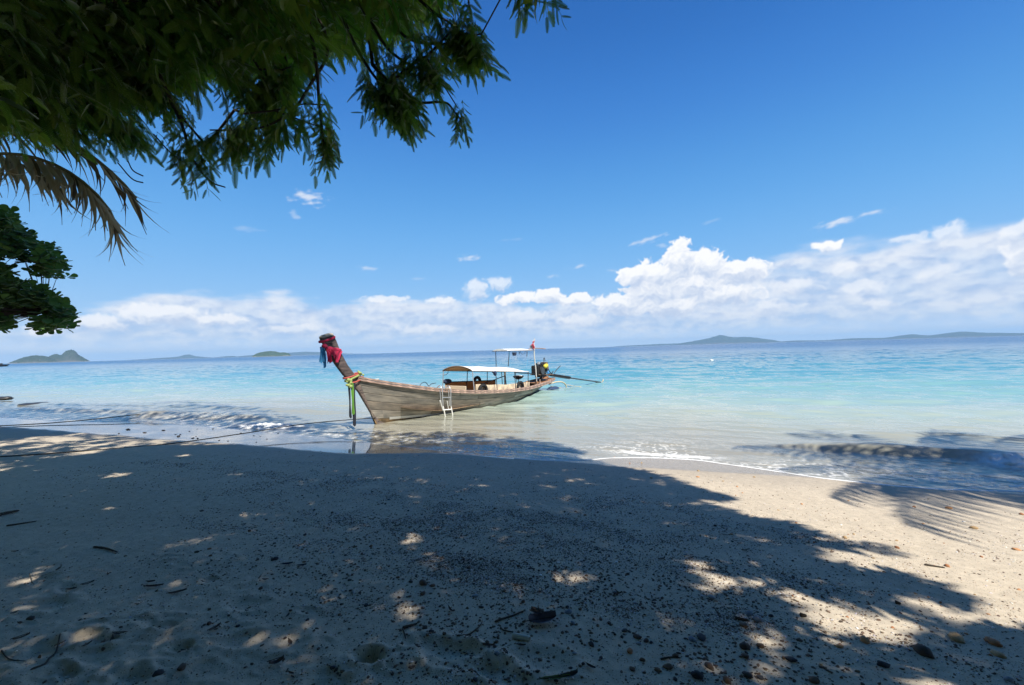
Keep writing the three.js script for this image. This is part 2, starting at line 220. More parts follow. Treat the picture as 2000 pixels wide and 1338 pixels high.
function seaAt(x, z) {                                   // height, foam and slope towards the shore
  const s = sOf(x, z), t = tOf(x, z), e = edgeOf(t) + .045 * noise(t * 2.2, 1) + .015 * noise(t * 9, 4), d = e - s;
  let y = 0, face = 0; const near = sstep(.5, 9, d), off = Math.hypot(x, z);
  if (off < 400) for (const w of chop) y += w[4] * near * Math.sin((-(t * w[1]) + s * w[0] + .35 * Math.sin(t * .21 + w[3])) * w[2] + w[3]);
  y *= 1 - .6 * sstep(60, 400, off);
  for (const w of swells) { const q = s - w.s(t) - .10 * noise(t * .7, w.h * 90), a = w.a(t); if (a <= 0 || q < -w.back * 3 || q > w.face * 3) continue; const p = q < 0 ? Math.exp(-(q * q) / (w.back * w.back)) : Math.exp(-(q * q) / (w.face * w.face)); y += w.h * a * p * (1 + .18 * noise(t * 1.1, s * .8)); if (q > -.1) face = Math.max(face, a * p * w.h); }
  const bed = ground(x, z, false), film = bed + .004 + Math.min(.05, d * .035) + .006 * sstep(.1, .8, d) * (noise(x * 2.4, z * 2.4) + .6 * noise(x * 6, z * 6));
  y = Math.max(film, lerp(film, y, sstep(.1, 1.6, d)));
  // foam: the thin rim of the swash, lace behind it, the broken ends of the two small breakers
  const lace = 1 - Math.abs(noise(x * 3.3 + .6 * noise(x * 7, z * 7), z * 3.3)) * 5, lace2 = 1 - Math.abs(noise(x * 8 + 9, z * 8)) * 4;
  let f = .95 * sstep(.07, .02, d + .02 * noise(t * 6, 3)) * sstep(-.75, -.2, noise(t * 1.1, 7) + .25 * sstep(-2, 2, t));
  f = Math.max(f, sstep(.25, .85, lace * .6 + lace2 * .5) * sstep(0, .08, d) * sstep(2.3, .2, d) * sstep(-.4, .25, noise(t * .5 + 3, s * .9) + .12) * .72);
  const bR = sstep(4.3, 5.2, t) * sstep(13, 9, t) * sstep(-2.1, -1.75, s - .08 * (t - 4) - .12 * noise(t * 2.6, 3)) * sstep(-1.1, -1.55, s - .08 * (t - 4) - .2 * noise(t * 2.1, 9));
  const bL = sstep(-15.2, -12.6, t) * sstep(-10.2, -12.0, t) * sstep(-2.3, -1.9, s - .3 * noise(t * 1.6, 3)) * sstep(-1.05, -1.5, s - .3 * noise(t * 1.9, 6));
  const bM = .8 * sstep(-1.9, -1.0, t) * sstep(1.0, .2, t) * sstep(.16, .05, Math.abs(s + 1.05 - .08 * noise(t * 3, 2)));
  const bW = .18 * sstep(-33, -28, t) * sstep(-14, -17, t) * sstep(.35, .1, Math.abs(s + 2.25 - .35 * noise(t * .9, 1)));
  const tumb = Math.max(bR, bL, bM, bW), rag = .5 + .9 * noise(x * 5, z * 5) + .6 * noise(x * 13, z * 13) + .35 * noise(x * 31, z * 31);
  const ft = clamp(tumb * 1.25 * clamp(rag + tumb * .45));
  y += ft * Math.max(bR, bL) * (.05 + .06 * noise(x * 7, z * 7) + .035 * noise(x * 17, z * 17));
  f = clamp(Math.max(f, ft));
  return [y, f, face, d, s, t];
}
{
  const N = 1024, comps = []; for (let i = 0; i < 90; i++) { const k = Math.pow(1.052, i) * 5, a = gauss() * .75, kx = Math.round(k * Math.sin(a)), ky = Math.round(k * Math.cos(a)), l = Math.hypot(kx, ky) || 1; comps.push([kx, ky, rnd() * 6.28, Math.pow(l, -1.15) * rr(.5, 1.5)]); }
  const hgt = new Float32Array(N * N); let lo = 9, hi = -9; const TAU = 6.2831853;
  for (const [kx, ky, ph, am] of comps) { const sx = [], cx = []; for (let x = 0; x < N; x++) { sx.push(Math.sin(TAU * kx * x / N + ph)); cx.push(Math.cos(TAU * kx * x / N + ph)); } for (let y = 0; y < N; y++) { const s = Math.sin(TAU * ky * y / N) * am, c = Math.cos(TAU * ky * y / N) * am; for (let x = 0; x < N; x++) hgt[y * N + x] += sx[x] * c + cx[x] * s; } }
  for (const v of hgt) { if (v < lo) lo = v; if (v > hi) hi = v; }
  const ripple = tex(N, N, (x, y) => { const v = (hgt[y * N + x] - lo) / (hi - lo); return [v, v, v]; }, false); ripple.repeat.set(1 / 5.3, 1 / 5.3);
  const mat = new THREE.MeshPhysicalMaterial({ name: 'sea_water', vertexColors: true, roughness: 1, roughnessMap: carry, ior: 1.333, transmission: .5, transmissionMap: carry, thickness: 0, bumpMap: ripple, bumpScale: .036, side: THREE.DoubleSide });
  // what the water itself sends back, by how far out (and so how deep over pale sand) it is
  const body = ramp3([[0, .56, .52, .41], [2, .54, .52, .41], [5, .47, .50, .39], [9, .335, .44, .385], [15, .215, .40, .385], [24, .13, .335, .365], [40, .078, .265, .325], [75, .045, .185, .28], [160, .022, .12, .235], [500, .012, .085, .20], [4000, .01, .075, .18]]);
  const D = Math.PI / 180, cols = [];
  for (let a = -64; a < -56; a += .6) cols.push(a * D); for (let a = -56; a < 56; a += .115) cols.push(a * D); for (let a = 56; a <= 100.01; a += .6) cols.push(a * D);
  const nc = cols.length, P = [], C = [], U = [], U1 = [], ix = []; let nr = 0;
  const edgeR = cols.map((a) => { const dx = Math.sin(a), dz = -Math.cos(a), ds = -.365 * dx + .931 * dz; let r = (0 - 8.4) / ds; for (let i = 0; i < 30; i++) { const t = tOf(dx * r, dz * r), e = edgeOf(t) + .045 * noise(t * 2.2, 1) + .015 * noise(t * 9, 4); r = lerp(r, (e - 8.4) / ds, .5); } return r; });
  const steps = [0]; { let q = 0, dq = .022; while (q < 14000) { q += dq; steps.push(q); dq = q < 2.2 ? .026 : q < 130 ? .0072 * (q + 9) : q < 600 ? .02 * q : .12 * q; } }
  for (const q of steps) {
    nr++;
    for (let i = 0; i < nc; i++) {
      const a = cols[i], r = edgeR[i] + q * (1 + .6 * sstep(0, 2, q) * (edgeR[i] / 12 - 1) * sstep(400, 40, q)), x = Math.sin(a) * r, z = -Math.cos(a) * r, [y, f, , d, s, t] = seaAt(x, z);
      P.push(x, q === 0 ? ground(x, z, false) + .001 : y, z); U.push(x * .94 + z * .35, z * .94 - x * .35);
      const out = Math.max(0, d), patch = 1 + .34 * noise(t * .045 + 3, s * .10) * sstep(8, 25, out) + .16 * noise(t * .16, s * .33);
      const c = body(out * patch);
      C.push(lerp(c[0], .86, f), lerp(c[1], .87, f), lerp(c[2], .86, f));
      U1.push(clamp((1 - f) * (1 - sstep(.4, 9, out) * .8)), clamp(lerp(.07 + .20 * sstep(15, 260, out), .9, f)));
    }
  }
  for (let j = 0; j < nr - 1; j++) for (let i = 0; i < nc - 1; i++) { const a = j * nc + i, b = a + 1, c = a + nc, d = c + 1; ix.push(a, b, c, b, d, c); }
  const g = new THREE.BufferGeometry();
  for (const [k, v, n] of [['position', P, 3], ['color', C, 3], ['uv', U, 2], ['uv1', U1, 2]]) g.setAttribute(k, new THREE.Float32BufferAttribute(v, n));
  g.setIndex(new THREE.BufferAttribute(new Uint32Array(ix), 1)); g.computeVertexNormals();
  tag(mesh('sea', g, mat), 'shallow turquoise sea with small waves lapping the sand', 'sea', null, 'structure');
  console.log('sea', nc, nr);
}

// the film of water that the last waves left on the flat sand, still draining back
{
  const mat = new THREE.MeshPhysicalMaterial({ name: 'water_film', color: rgb(.93, .93, .92), roughness: .045, ior: 1.333, transmission: 1, thickness: 0, side: THREE.DoubleSide });
  const g = grid((u, v) => { const t = lerp(-46, -3.2, u), e = edgeOf(t) - .05, r = Math.max(e + .12, Math.max(edgeOf(t) + .28, 1.0 + .22 * noise(t * .35, 2) + .10 * noise(t * 1.3, 5)) - .8 * sstep(-7, -4.5, t) - .06 + .04 * noise(t * 3, 7)), s = lerp(e, r, v), [x, z] = xzOf(t, s); return [x, ground(x, z, false) + lerp(.006, .0012, v * v), z]; }, 700, 20, true);
  tag(mesh('wet_sand_film', g, mat), 'shining film of water on the flat wet sand at left', 'water', null, 'structure');
}

// ---------------------------------------------------------------- islands and far hills
function island(name, label, category, dist, px0, px1, prof, depth, colA, colB, rough, group) {
  // prof: [share along, height in photo pixels]; built as a solid hill of real size at that distance
  const a0 = Math.atan2(ray(px0, 690).x, -ray(px0, 690).z), a1 = Math.atan2(ray(px1, 690).x, -ray(px1, 690).z), am = (a0 + a1) / 2, half = Math.tan((a1 - a0) / 2) * dist, cx = Math.sin(am) * dist, cz = -Math.cos(am) * dist;
  const scale = dist * Math.cos(am) / PF, hp = table(prof), nu = 150, nv = 34, off = dist * .013 + px0;
  const c = new Float32Array((nu + 1) * (nv + 1) * 3);
  const g = grid((u, v) => {
    const w = (v - .5) * 2, ridge = hp(u), arch = Math.pow(Math.max(0, 1 - Math.abs(w) ** 2.2), .75), n = fbm(u * 7 + off, v * 5 + off, 5), n2 = fbm(u * 30 + off, v * 12, 4);
    const h = Math.max(-.5, ridge * arch * (1 + rough * n * (.35 + .65 * Math.abs(w))) + ridge * .09 * n2 * arch) * scale - 1;
    const x = (u - .5) * 2 * half, zz = w * depth * half * (.55 + .45 * Math.sqrt(Math.max(0, 1 - (2 * u - 1) ** 2))) + n2 * half * .02;
    return [x, h, zz];
  }, nu, nv);
  const nrm = g.attributes.normal, pos = g.attributes.position;
  for (let i = 0; i < pos.count; i++) {
    const steep = 1 - Math.abs(nrm.getY(i)), n = noise(pos.getX(i) / half * 14 + off, pos.getY(i) / half * 20 + 3), low = pos.getY(i) < 5 + 3 * n ? 1 : 0, k = clamp(low * .8 + sstep(.35, .75, steep + .5 * n) * rough * 1.2);
    for (let q = 0; q < 3; q++) c[3 * i + q] = lerp(colA[q], colB[q], k) * (1 + .5 * noise(pos.getX(i) / half * 40 + 2, pos.getZ(i) / half * 40));
  }
  g.setAttribute('color', new THREE.BufferAttribute(c, 3));
  const m = mesh(name, g, new THREE.MeshStandardMaterial({ name: 'forest_and_rock', vertexColors: true, roughness: .95, side: THREE.DoubleSide }));
  m.position.set(cx, 0, cz); m.rotation.y = -am; return tag(m, label, category, group, 'structure');
}
const GREEN = [.022, .042, .018], ROCK = [.20, .185, .16];
island('island', 'craggy rock island with two humps near the left edge, below the dark leaves', 'island', 5200, 92, 178, [[0, 0], [.03, 10], [.10, 14], [.22, 16], [.30, 14], [.36, 17], [.42, 21], [.52, 23], [.61, 22], [.69, 15], [.84, 7], [1, 0]], .6, GREEN, ROCK, .22);
island('island', 'lower green half of the craggy island at the far left of the horizon', 'island', 5100, 12, 118, [[0, 0], [.1, 4], [.3, 11], [.45, 14], [.55, 15], [.7, 13], [.85, 8], [1, 0]], .6, GREEN, ROCK, .28);
island('island', 'small low green islet on the horizon left of the boat prow', 'island', 4200, 491, 570, [[0, 0], [.08, 5], [.25, 9], [.45, 10.5], [.7, 8], [.9, 6], [1, 0]], .6, [.03, .06, .022], [.2, .19, .14], .2);
island('hills', 'pale hazy hills on the horizon between the craggy island and the islet', 'hills', 13800, 240, 480, [[0, 0], [.2, 2], [.42, 4.5], [.5, 8], [.56, 4.5], [.7, 1], [.85, 3], [1, 0]], .3, GREEN, ROCK, .2);
island('hills', 'faintest hazy hills behind the islet and the boat prow', 'hills', 14200, 440, 720, [[0, 0], [.15, 3], [.35, 5], [.5, 7], [.62, 6], [.8, 2], [1, 0]], .3, GREEN, ROCK, .2);
island('hills', 'blue peaked hills on the horizon right of the flag', 'hills', 12000, 1312, 1535, [[0, 0], [.1, 4], [.2, 7], [.35, 12], [.45, 17], [.55, 13], [.68, 12], [.82, 8], [1, 0]], .35, GREEN, ROCK, .2);
island('hills', 'long thin line of low hazy hills right of the blue peak', 'hills', 13500, 1500, 1800, [[0, 0], [.2, 3], [.4, 2], [.6, 4], [.8, 3], [1, 1]], .3, GREEN, ROCK, .2);
island('hills', 'long low hazy hills at the right edge of the horizon', 'hills', 13000, 1690, 2120, [[0, 0], [.12, 4], [.26, 9], [.34, 6], [.5, 11], [.6, 8], [.75, 5], [1, 2]], .3, GREEN, ROCK, .2);
island('hills', 'lowest strip of far coast left of the blue peak', 'hills', 14000, 1180, 1400, [[0, 0], [.3, 2.5], [.6, 3.5], [.8, 3], [1, 0]], .3, GREEN, ROCK, .2);
// ---------------------------------------------------------------- the long-tail boat; its own axes: x from bow to stern, y up from the waterline, z towards the beach side
reseed(31);
const BOAT = base('longtail_boat', [-4.25, 0, -13.61], Math.atan2(.829, .559));
tag(BOAT, 'weathered wooden longtail boat with white awning beached bow first in the shallows', 'boat');
BOAT.updateMatrixWorld(true);
function woodTex(r, g, b, vary, streak, dark, n = 0) {     // grain runs along u
  return tex(512, 256, (x, y) => {
    const u = x / 512, v = y / 256, gr = fbm(u * 8 + n, v * 64 + n, 4, 0) * .5 + noise(u * 16, v * 128 + n) * .35, bl = fbm(u * 6 + n, v * 5 + 3, 4), crack = sstep(.55, .75, Math.abs(noise(u * 5 + n, v * 46 + 1)) * 1.5) * .5, sp = sstep(.42, .6, noise(u * 60 + n, v * 30)) * .4;
    const k = 1 + vary * gr + streak * bl - dark * crack - sp * .35; return [r * k, g * k * (1 - .03 * bl), b * k * (1 - .06 * bl)];
  });
}
const grainRelief = tex(512, 256, (x, y) => { const u = x / 512, v = y / 256, k = .5 + .4 * fbm(u * 10, v * 70, 4) - .4 * sstep(.55, .8, Math.abs(noise(u * 5, v * 46 + 1)) * 1.5); return [k, k, k]; }, false);
function wood(name, r, g, b, o = {}) { const t = woodTex(r, g, b, o.vary ?? .35, o.streak ?? .35, o.dark ?? .6, o.n ?? 0), m = new THREE.MeshStandardMaterial({ name, map: t, bumpMap: grainRelief, bumpScale: o.bump ?? .004, roughness: o.rough ?? .85, side: THREE.DoubleSide }); return m; }
const M = {
  hullA: wood('grey_hull_wood', .55, .525, .48, { n: 1, streak: .28, vary: .24 }), hullB: wood('brown_hull_wood', .51, .475, .425, { n: 6, streak: .28, vary: .24 }), hullC: wood('pale_hull_wood', .59, .57, .525, { n: 11, streak: .28, vary: .24 }), low: wood('stained_hull_wood', .42, .35, .25, { n: 17, streak: .8 }),
  stem: wood('stem_wood', .44, .39, .36, { n: 23, streak: .4 }), neck: wood('dark_prow_wood', .34, .30, .29, { n: 29, streak: .5 }), cap: wood('rail_wood', .63, .53, .475, { n: 34, vary: .5, streak: .5 }), inner: wood('inner_wood', .62, .52, .41, { n: 41 }), coam: wood('coaming_wood', .86, .78, .66, { n: 47, streak: .25, vary: .2 }), stern: wood('stern_wood', .60, .44, .31, { n: 53, streak: .5 }),
  capTop: wood('bleached_wood', .66, .63, .57, { n: 61, streak: .3 }),
  seam: new THREE.MeshStandardMaterial({ name: 'dark_caulking', color: rgb(.045, .038, .03), roughness: .95, side: THREE.DoubleSide }),
  white: new THREE.MeshStandardMaterial({ name: 'white_paint', color: rgb(.72, .71, .66), roughness: .6, side: THREE.DoubleSide }), dull: new THREE.MeshStandardMaterial({ name: 'worn_white_paint', color: rgb(.52, .51, .47), roughness: .75 }),
  canvas: new THREE.MeshPhysicalMaterial({ name: 'white_awning_canvas', color: rgb(.82, .80, .75), roughness: 1, transmission: .22, side: THREE.DoubleSide }), lining: new THREE.MeshPhysicalMaterial({ name: 'tan_lining', color: rgb(.62, .36, .14), roughness: 1, transmission: .3, side: THREE.DoubleSide }),
  curtain: new THREE.MeshStandardMaterial({ name: 'orange_brown_sheet', color: rgb(.44, .20, .07), roughness: .9, side: THREE.DoubleSide }), cream: new THREE.MeshStandardMaterial({ name: 'cream_paint', color: rgb(.74, .62, .44), roughness: .8, side: THREE.DoubleSide }),
  pole: new THREE.MeshStandardMaterial({ name: 'dark_steel_pipe', color: rgb(.06, .065, .07), roughness: .5, metalness: .4 }), steel: new THREE.MeshStandardMaterial({ name: 'bright_steel', color: rgb(.62, .62, .62), roughness: .35, metalness: .7 }), iron: new THREE.MeshStandardMaterial({ name: 'oily_iron', color: rgb(.010, .010, .012), roughness: .55 }), iron2: new THREE.MeshStandardMaterial({ name: 'grey_iron', color: rgb(.09, .095, .10), roughness: .5, metalness: .5 }), rust: new THREE.MeshStandardMaterial({ name: 'rusty_iron', color: rgb(.16, .11, .075), roughness: .8 }),
  yellow: new THREE.MeshStandardMaterial({ name: 'yellow_paint', color: rgb(.60, .52, .05), roughness: .45 }), blue: new THREE.MeshStandardMaterial({ name: 'blue_paint', color: rgb(.04, .22, .52), roughness: .5 }), rubber: new THREE.MeshStandardMaterial({ name: 'black_rubber', color: rgb(.010, .010, .011), roughness: .8 }),
  navy: new THREE.MeshStandardMaterial({ name: 'navy_cloth', color: rgb(.02, .035, .08), roughness: .95, side: THREE.DoubleSide }), rope: new THREE.MeshStandardMaterial({ name: 'dark_rope', color: rgb(.045, .043, .04), roughness: .95 }), paleRope: new THREE.MeshStandardMaterial({ name: 'pale_rope', color: rgb(.52, .44, .30), roughness: .95 }), cyanRope: new THREE.MeshStandardMaterial({ name: 'blue_cord', color: rgb(.10, .38, .62), roughness: .9 }),
};
const Hg = table([[-.8, 1.49], [-.4, 1.38], [.13, 1.25], [.75, 1.12], [1.93, .905], [3, .755], [3.55, .69], [4.8, .575], [6.24, .49], [7.66, .455], [8.56, .475], [10.1, .52], [10.8, .58], [11.2, .63]]);
const Wg = table([[-.8, .085], [-.4, .27], [.13, .53], [.75, .71], [1.93, .86], [3, .90], [5, .90], [6.5, .87], [7.66, .80], [8.56, .70], [10, .47], [10.8, .30], [11.2, .20]]);
const Hk = table([[-1, -.10], [.4, -.16], [1.5, -.24], [3, -.32], [5.5, -.32], [7, -.24], [8.4, -.10], [9.2, .06], [10, .26], [11, .36]]);
const Pw = table([[-.8, .85], [.3, .74], [1, .65], [2.7, .53], [5, .37], [7, .40], [9, .5], [11.2, .62]]);
function hull(a, b, off = 0, side = 1) {                    // a: bow to stern, b: keel to rail
  const Lg = -.78 + a * 11.98, L = Lg + (1 - b) * .74 * Math.pow(1 - a, 9) - (1 - b) * 1.25 * Math.pow(a, 7), hk = Hk(L), h = hk + (Hg(Lg) - hk) * b, w = Wg(Lg) * Math.pow(b, Pw(Lg)) * (1 - .0 * b);
  return [L, h, side * Math.max(.03, w + off)];
}
// hull skin (dark, seen only in the seams) and the planks on it, each its own piece
for (const side of [1, -1]) mesh('hull_skin', grid((u, v) => hull(u, v, -.018, side), 60, 16, side < 0), M.seam, BOAT);
const strakes = [0, .20, .385, .56, .72, .86, 1], cuts = [[0, .36, .70, 1], [0, .22, .55, .82, 1], [0, .42, .74, 1], [0, .28, .62, 1], [0, .40, .66, 1], [0, .31, .78, 1]];
for (const side of [1, -1]) for (let i = 0; i < strakes.length - 1; i++) for (let k = 0; k < cuts[i].length - 1; k++) {
  const b0 = strakes[i] + .003, b1 = strakes[i + 1] - .003, a0 = cuts[i][k] + .0006, a1 = cuts[i][k + 1] - .0006, o = rr(-.002, .002), mat = i < 1 ? M.low : [M.hullA, M.hullB, M.hullC, M.hullA][Math.floor(rnd() * 4)], nu = Math.ceil((a1 - a0) * 46), u0 = rnd();
  const g = grid((u, v) => { const j = Math.round(v * 8), q = j === 0 || j === 8 ? -.016 : j === 1 || j === 7 ? .004 : .006, e = u < .001 || u > .999 ? -.012 : 0, uu = u < .001 ? 0 : u > .999 ? 1 : .004 + (u * nu - 1) / (nu - 2) * .992; return hull(lerp(a0, a1, uu), lerp(b0, b1, [0, .008, .05, .28, .5, .72, .95, .992, 1][j]), q + o + e, side); }, nu, 8, side < 0);
  const uv = g.attributes.uv; for (let j = 0; j < uv.count; j++) uv.setXY(j, u0 + uv.getX(j) * (a1 - a0) * 3.4, u0 * 3 + uv.getY(j) * .32);
  mesh('plank', g, mat, BOAT);
}
mesh('inner_lining', merge([grid((u, v) => hull(.015 + u * .97, .03 + v * .95, -.05, 1), 50, 8, true, 9, 1), grid((u, v) => hull(.015 + u * .97, .03 + v * .95, -.05, -1), 50, 8, false, 9, 1)]), M.inner, BOAT);
mesh('floor_boards', grid((u, v) => { const L = .6 + u * 8.8, w = Wg(L) * .78; return [L, lerp(.16, .10, u) + .3 * Math.pow(Math.max(0, 1 - u * 4), 2), (v - .5) * 2 * w]; }, 30, 6, false, 8, 2), M.inner, BOAT);
function rail(side, dy, dw, th, wd, a0 = 0, a1 = 1) {        // a capping sweep along the sheer
  return grid((u, v) => { const p = hull(lerp(a0, a1, u), 1, 0, side), q = [[-.5, -.5], [.5, -.5], [.5, .5], [-.5, .5], [-.5, -.5]][Math.round(v * 4)]; return [p[0], p[1] + dy + q[1] * th, side * (Math.abs(p[2]) + dw + q[0] * wd)]; }, 70, 4, side < 0, 10, 1);
}
for (const side of [1, -1]) { mesh('rail_cap', rail(side, .035, -.035, .05, .13).toNonIndexed(), M.cap, BOAT).geometry.computeVertexNormals(); mesh('rubbing_strip', rail(side, -.035, .022, .055, .034).toNonIndexed(), M.cap, BOAT).geometry.computeVertexNormals(); }
mesh('foredeck', grid((u, v) => { const L = -.62 + u * 2.2; return [L, Hg(L) - .05 + .02 * Math.cos((v - .5) * 3), (v - .5) * 2 * (Wg(L) - .06)]; }, 14, 6, false, 2, 1), M.inner, BOAT);
// stem and prow: one bent timber, flat sided, thicker than the hull end
function timber(rows, n = 7) {                              // rows: [front x, back x, y front, y back, half thickness]
  return grid((u, v) => { const f = u * (rows.length - 1), i = Math.min(rows.length - 2, Math.floor(f)), t = f - i, r = rows[i].map((a, k) => lerp(a, rows[i + 1][k], t)); const ang = v * Math.PI * 2, c = Math.cos(ang), s = Math.sin(ang), sq = (x) => Math.sign(x) * Math.pow(Math.abs(x), .45); const m = (sq(c) + 1) / 2, taper = lerp(.62, 1, m); return [lerp(r[0], r[1], m), lerp(r[2], r[3], m), sq(s) * r[4] * taper]; }, (rows.length - 1) * 4, 20, true, 4, 1);
}
mesh('stem', timber([[.16, .48, -.30, -.30, .07], [-.06, .24, .02, .04, .075], [-.40, -.12, .58, .60, .085], [-.70, -.44, 1.06, 1.08, .095], [-1.06, -.64, 1.46, 1.56, .10]]), M.stem, BOAT);
mesh('prow', timber([[-1.0, -.62, 1.42, 1.50, .10], [-1.20, -.86, 1.60, 1.62, .10], [-1.42, -1.08, 1.88, 1.90, .10], [-1.66, -1.29, 2.22, 2.26, .105], [-1.80, -1.42, 2.48, 2.58, .11], [-1.90, -1.52, 2.66, 2.77, .115]]), M.neck, BOAT);
mesh('prow_cap', (() => { const g = timber([[-1.895, -1.515, 2.655, 2.765, .118], [-1.905, -1.53, 2.70, 2.80, .10], [-1.84, -1.6, 2.745, 2.81, .055], [-1.76, -1.66, 2.775, 2.80, .005]]); return g; })(), M.capTop, BOAT);
mesh('waterline_stripe', grid((u, v) => { const a = lerp(.066, .33, u), b = lerp(.175, .235 + .06 * u, v * (1 - .75 * u)) + .10 * u, p = hull(a, b, .016, 1); return p; }, 40, 2, false, 3, 1), M.dull, BOAT);
{ // faint worn lettering painted on the bow planks
  const c = document.createElement('canvas'); c.width = 512; c.height = 256; const x = c.getContext('2d'); x.fillStyle = '#000'; x.fillRect(0, 0, 512, 256); x.fillStyle = '#ffffff';
  x.font = 'bold 50px sans-serif'; x.fillText('A7D', 40, 70); x.font = '34px sans-serif'; x.fillText('N 0051', 20, 118); x.font = 'bold 60px sans-serif'; x.fillText('2', 210, 92); x.fillText('S', 205, 165); x.font = 'bold 52px sans-serif'; x.fillText('ISLAND', 230, 232);
  const id = x.getImageData(0, 0, 512, 256); for (let i = 0; i < 512 * 256; i++) { const k = clamp(.15 + 1.3 * noise((i % 512) / 14, Math.floor(i / 512) / 12) + .5 * noise((i % 512) / 4, Math.floor(i / 512) / 4)) * .75; id.data[4 * i] = id.data[4 * i + 1] = id.data[4 * i + 2] = id.data[4 * i] * k; } x.putImageData(id, 0, 0);
  const t = new THREE.CanvasTexture(c); t.magFilter = THREE.LinearFilter;
  mesh('lettering', grid((u, v) => hull(lerp(.055, .165, u), lerp(.45, .90, v), .0135, 1), 14, 14), new THREE.MeshStandardMaterial({ name: 'faded_white_lettering', color: rgb(.5, .49, .44), roughness: .9, alphaMap: t, transparent: true, side: THREE.DoubleSide }), BOAT);
}
// inside: benches, coaming board on the near side, curtain on the far side, cream bulkhead
for (const L of [1.9, 5.2, 6.5, 8.1]) mesh('bench', box(.24, .035, Wg(L) * 1.8, L, Hg(L) - .17, 0), M.inner, BOAT);
mesh('coaming_board', (() => { const g = grid((u, v) => { const L = 4.12 + u * 4.15; const q = [[0, 0], [0, 1], [1, 1], [1, 0], [0, 0]][Math.round(v * 4)]; return [L, Hg(L) - .08 + q[1] * (lerp(.36, .30, u) + .012 * Math.sin(u * 22)), Wg(L) - .27 - .03 * q[0]]; }, 24, 4, true, 4, 1).toNonIndexed(); g.computeVertexNormals(); return g; })(), M.coam, BOAT);
mesh('side_curtain', grid((u, v) => { const L = 3.95 + u * 3.3; return [L, lerp(Hg(L) - .25, lerp(.97, .80, u), v), -Wg(L) + .10 + .012 * Math.sin(u * 40) * (1 - v)]; }, 40, 4, false), M.curtain, BOAT);
mesh('bulkhead', box(.04, .46, 1.05, 3.92, .62, -.22), M.cream, BOAT);
mesh('side_curtain_edge', tube([[3.9, .985, -.8], [5.4, .905, -.8], [7.3, .81, -.78]], .02), M.navy, BOAT);
mesh('stern_deck', grid((u, v) => { const L = 9.5 + u * 1.75; return [L, Hg(L) + .02 + .05 * Math.sin(u * 2.6), (v - .5) * 2 * (Wg(L) - .03)]; }, 12, 6, false, 2, 1), M.stern, BOAT);
mesh('transom', grid((u, v) => { const p = hull(1, v, 0, 1); return [p[0] + .01, p[1], (u - .5) * 2 * p[2]]; }, 4, 8, true), M.stern, BOAT);
mesh('stern_board', (() => { const g = grid((u, v) => { const an = lerp(-.3, 1.45, u), q = [[0, 0], [0, 1], [1, 1], [1, 0], [0, 0]][Math.round(v * 4)]; return [9.6 + 1.5 * Math.sin(an) + .03 * q[0], .47 + .1 * u + q[1] * lerp(.10, .20, u), -.52 + .42 * (1 - Math.cos(an)) + .03 * q[0]]; }, 16, 4).toNonIndexed(); g.computeVertexNormals(); return g; })(), M.stern, BOAT);
// awning: arched sheet on pipe hoops, with a tan lining below
const eave = (L) => lerp(1.455, 1.185, (L - 3.78) / 4.1), crown = (L) => .17 * (1 - .95 * sstep(7.0, 7.95, L)) * (1 - .08 * Math.sin((L - 3.78) / 1.36 * Math.PI) ** 2);
const roofAt = (u, v, dy) => { const L = 3.76 + u * 4.16, q = (v - .5) * 2; return [L, eave(L) + crown(L) * (1 - Math.abs(q) ** 2.1) + dy - .02 * (Math.abs(q) > .98 ? 1 : 0), q * (.77 - .06 * sstep(.8, 1, u))]; };
mesh('awning', grid((u, v) => roofAt(u, v, .012), 36, 18), M.canvas, BOAT); mesh('awning_lining', grid((u, v) => roofAt(.004 + u * .992, .01 + v * .98, -.006), 36, 18), M.lining, BOAT);
for (const L of [3.80, 5.27, 6.65, 7.75]) {
  for (const s of [-1, 1]) mesh('awning_post', bar([L, Hg(L) - .12, s * (Wg(L) - .09)], [L, eave(L) - .005, s * .735], .017), L < 4 ? M.steel : M.pole, BOAT);
  mesh('awning_hoop', tube([...Array(9).keys()].map((i) => { const p = roofAt((L - 3.76) / 4.16, .02 + i / 8 * .96, -.03); return p; }), .013, 20, 6), M.pole, BOAT);
}
for (const s of [-1, 1]) mesh('awning_edge_pipe', tube([...Array(7).keys()].map((i) => roofAt(i / 6, s > 0 ? .985 : .015, -.028)), .014, 24, 6), M.pole, BOAT);
mesh('post_brace', tube([[3.82, 1.27, -.74], [3.95, 1.28, -.74], [4.06, 1.34, -.74], [4.09, 1.45, -.74]], .011), M.pole, BOAT);
// upper sunshade over the helm, mast and spar
mesh('sunshade', (() => { const g = grid((u, v) => { const q = (v - .5) * 2; return [6.62 + u * 2.12, lerp(2.165, 2.15, u) + .085 * (1 - q * q) * (1 - .5 * sstep(.8, 1, u)), q * .42]; }, 16, 10); return g; })(), M.canvas, BOAT);
mesh('sunshade_frame', merge([tube([[6.63, 2.145, .42], [7.6, 2.14, .42], [8.73, 2.13, .42]], .012), tube([[6.63, 2.145, -.42], [7.6, 2.14, -.42], [8.73, 2.13, -.42]], .012), bar([6.63, 2.145, -.42], [6.63, 2.145, .42], .012), bar([8.73, 2.13, -.42], [8.73, 2.13, .42], .012)]), M.pole, BOAT);
mesh('sunshade_post', bar([6.82, 1.48, .30], [6.84, 2.15, .36], .018), M.pole, BOAT); mesh('sunshade_post', bar([6.82, 1.45, -.36], [6.84, 2.15, -.38], .016), M.pole, BOAT); mesh('sunshade_post', bar([8.24, 1.86, .38], [8.24, 2.14, .40], .016), M.pole, BOAT);
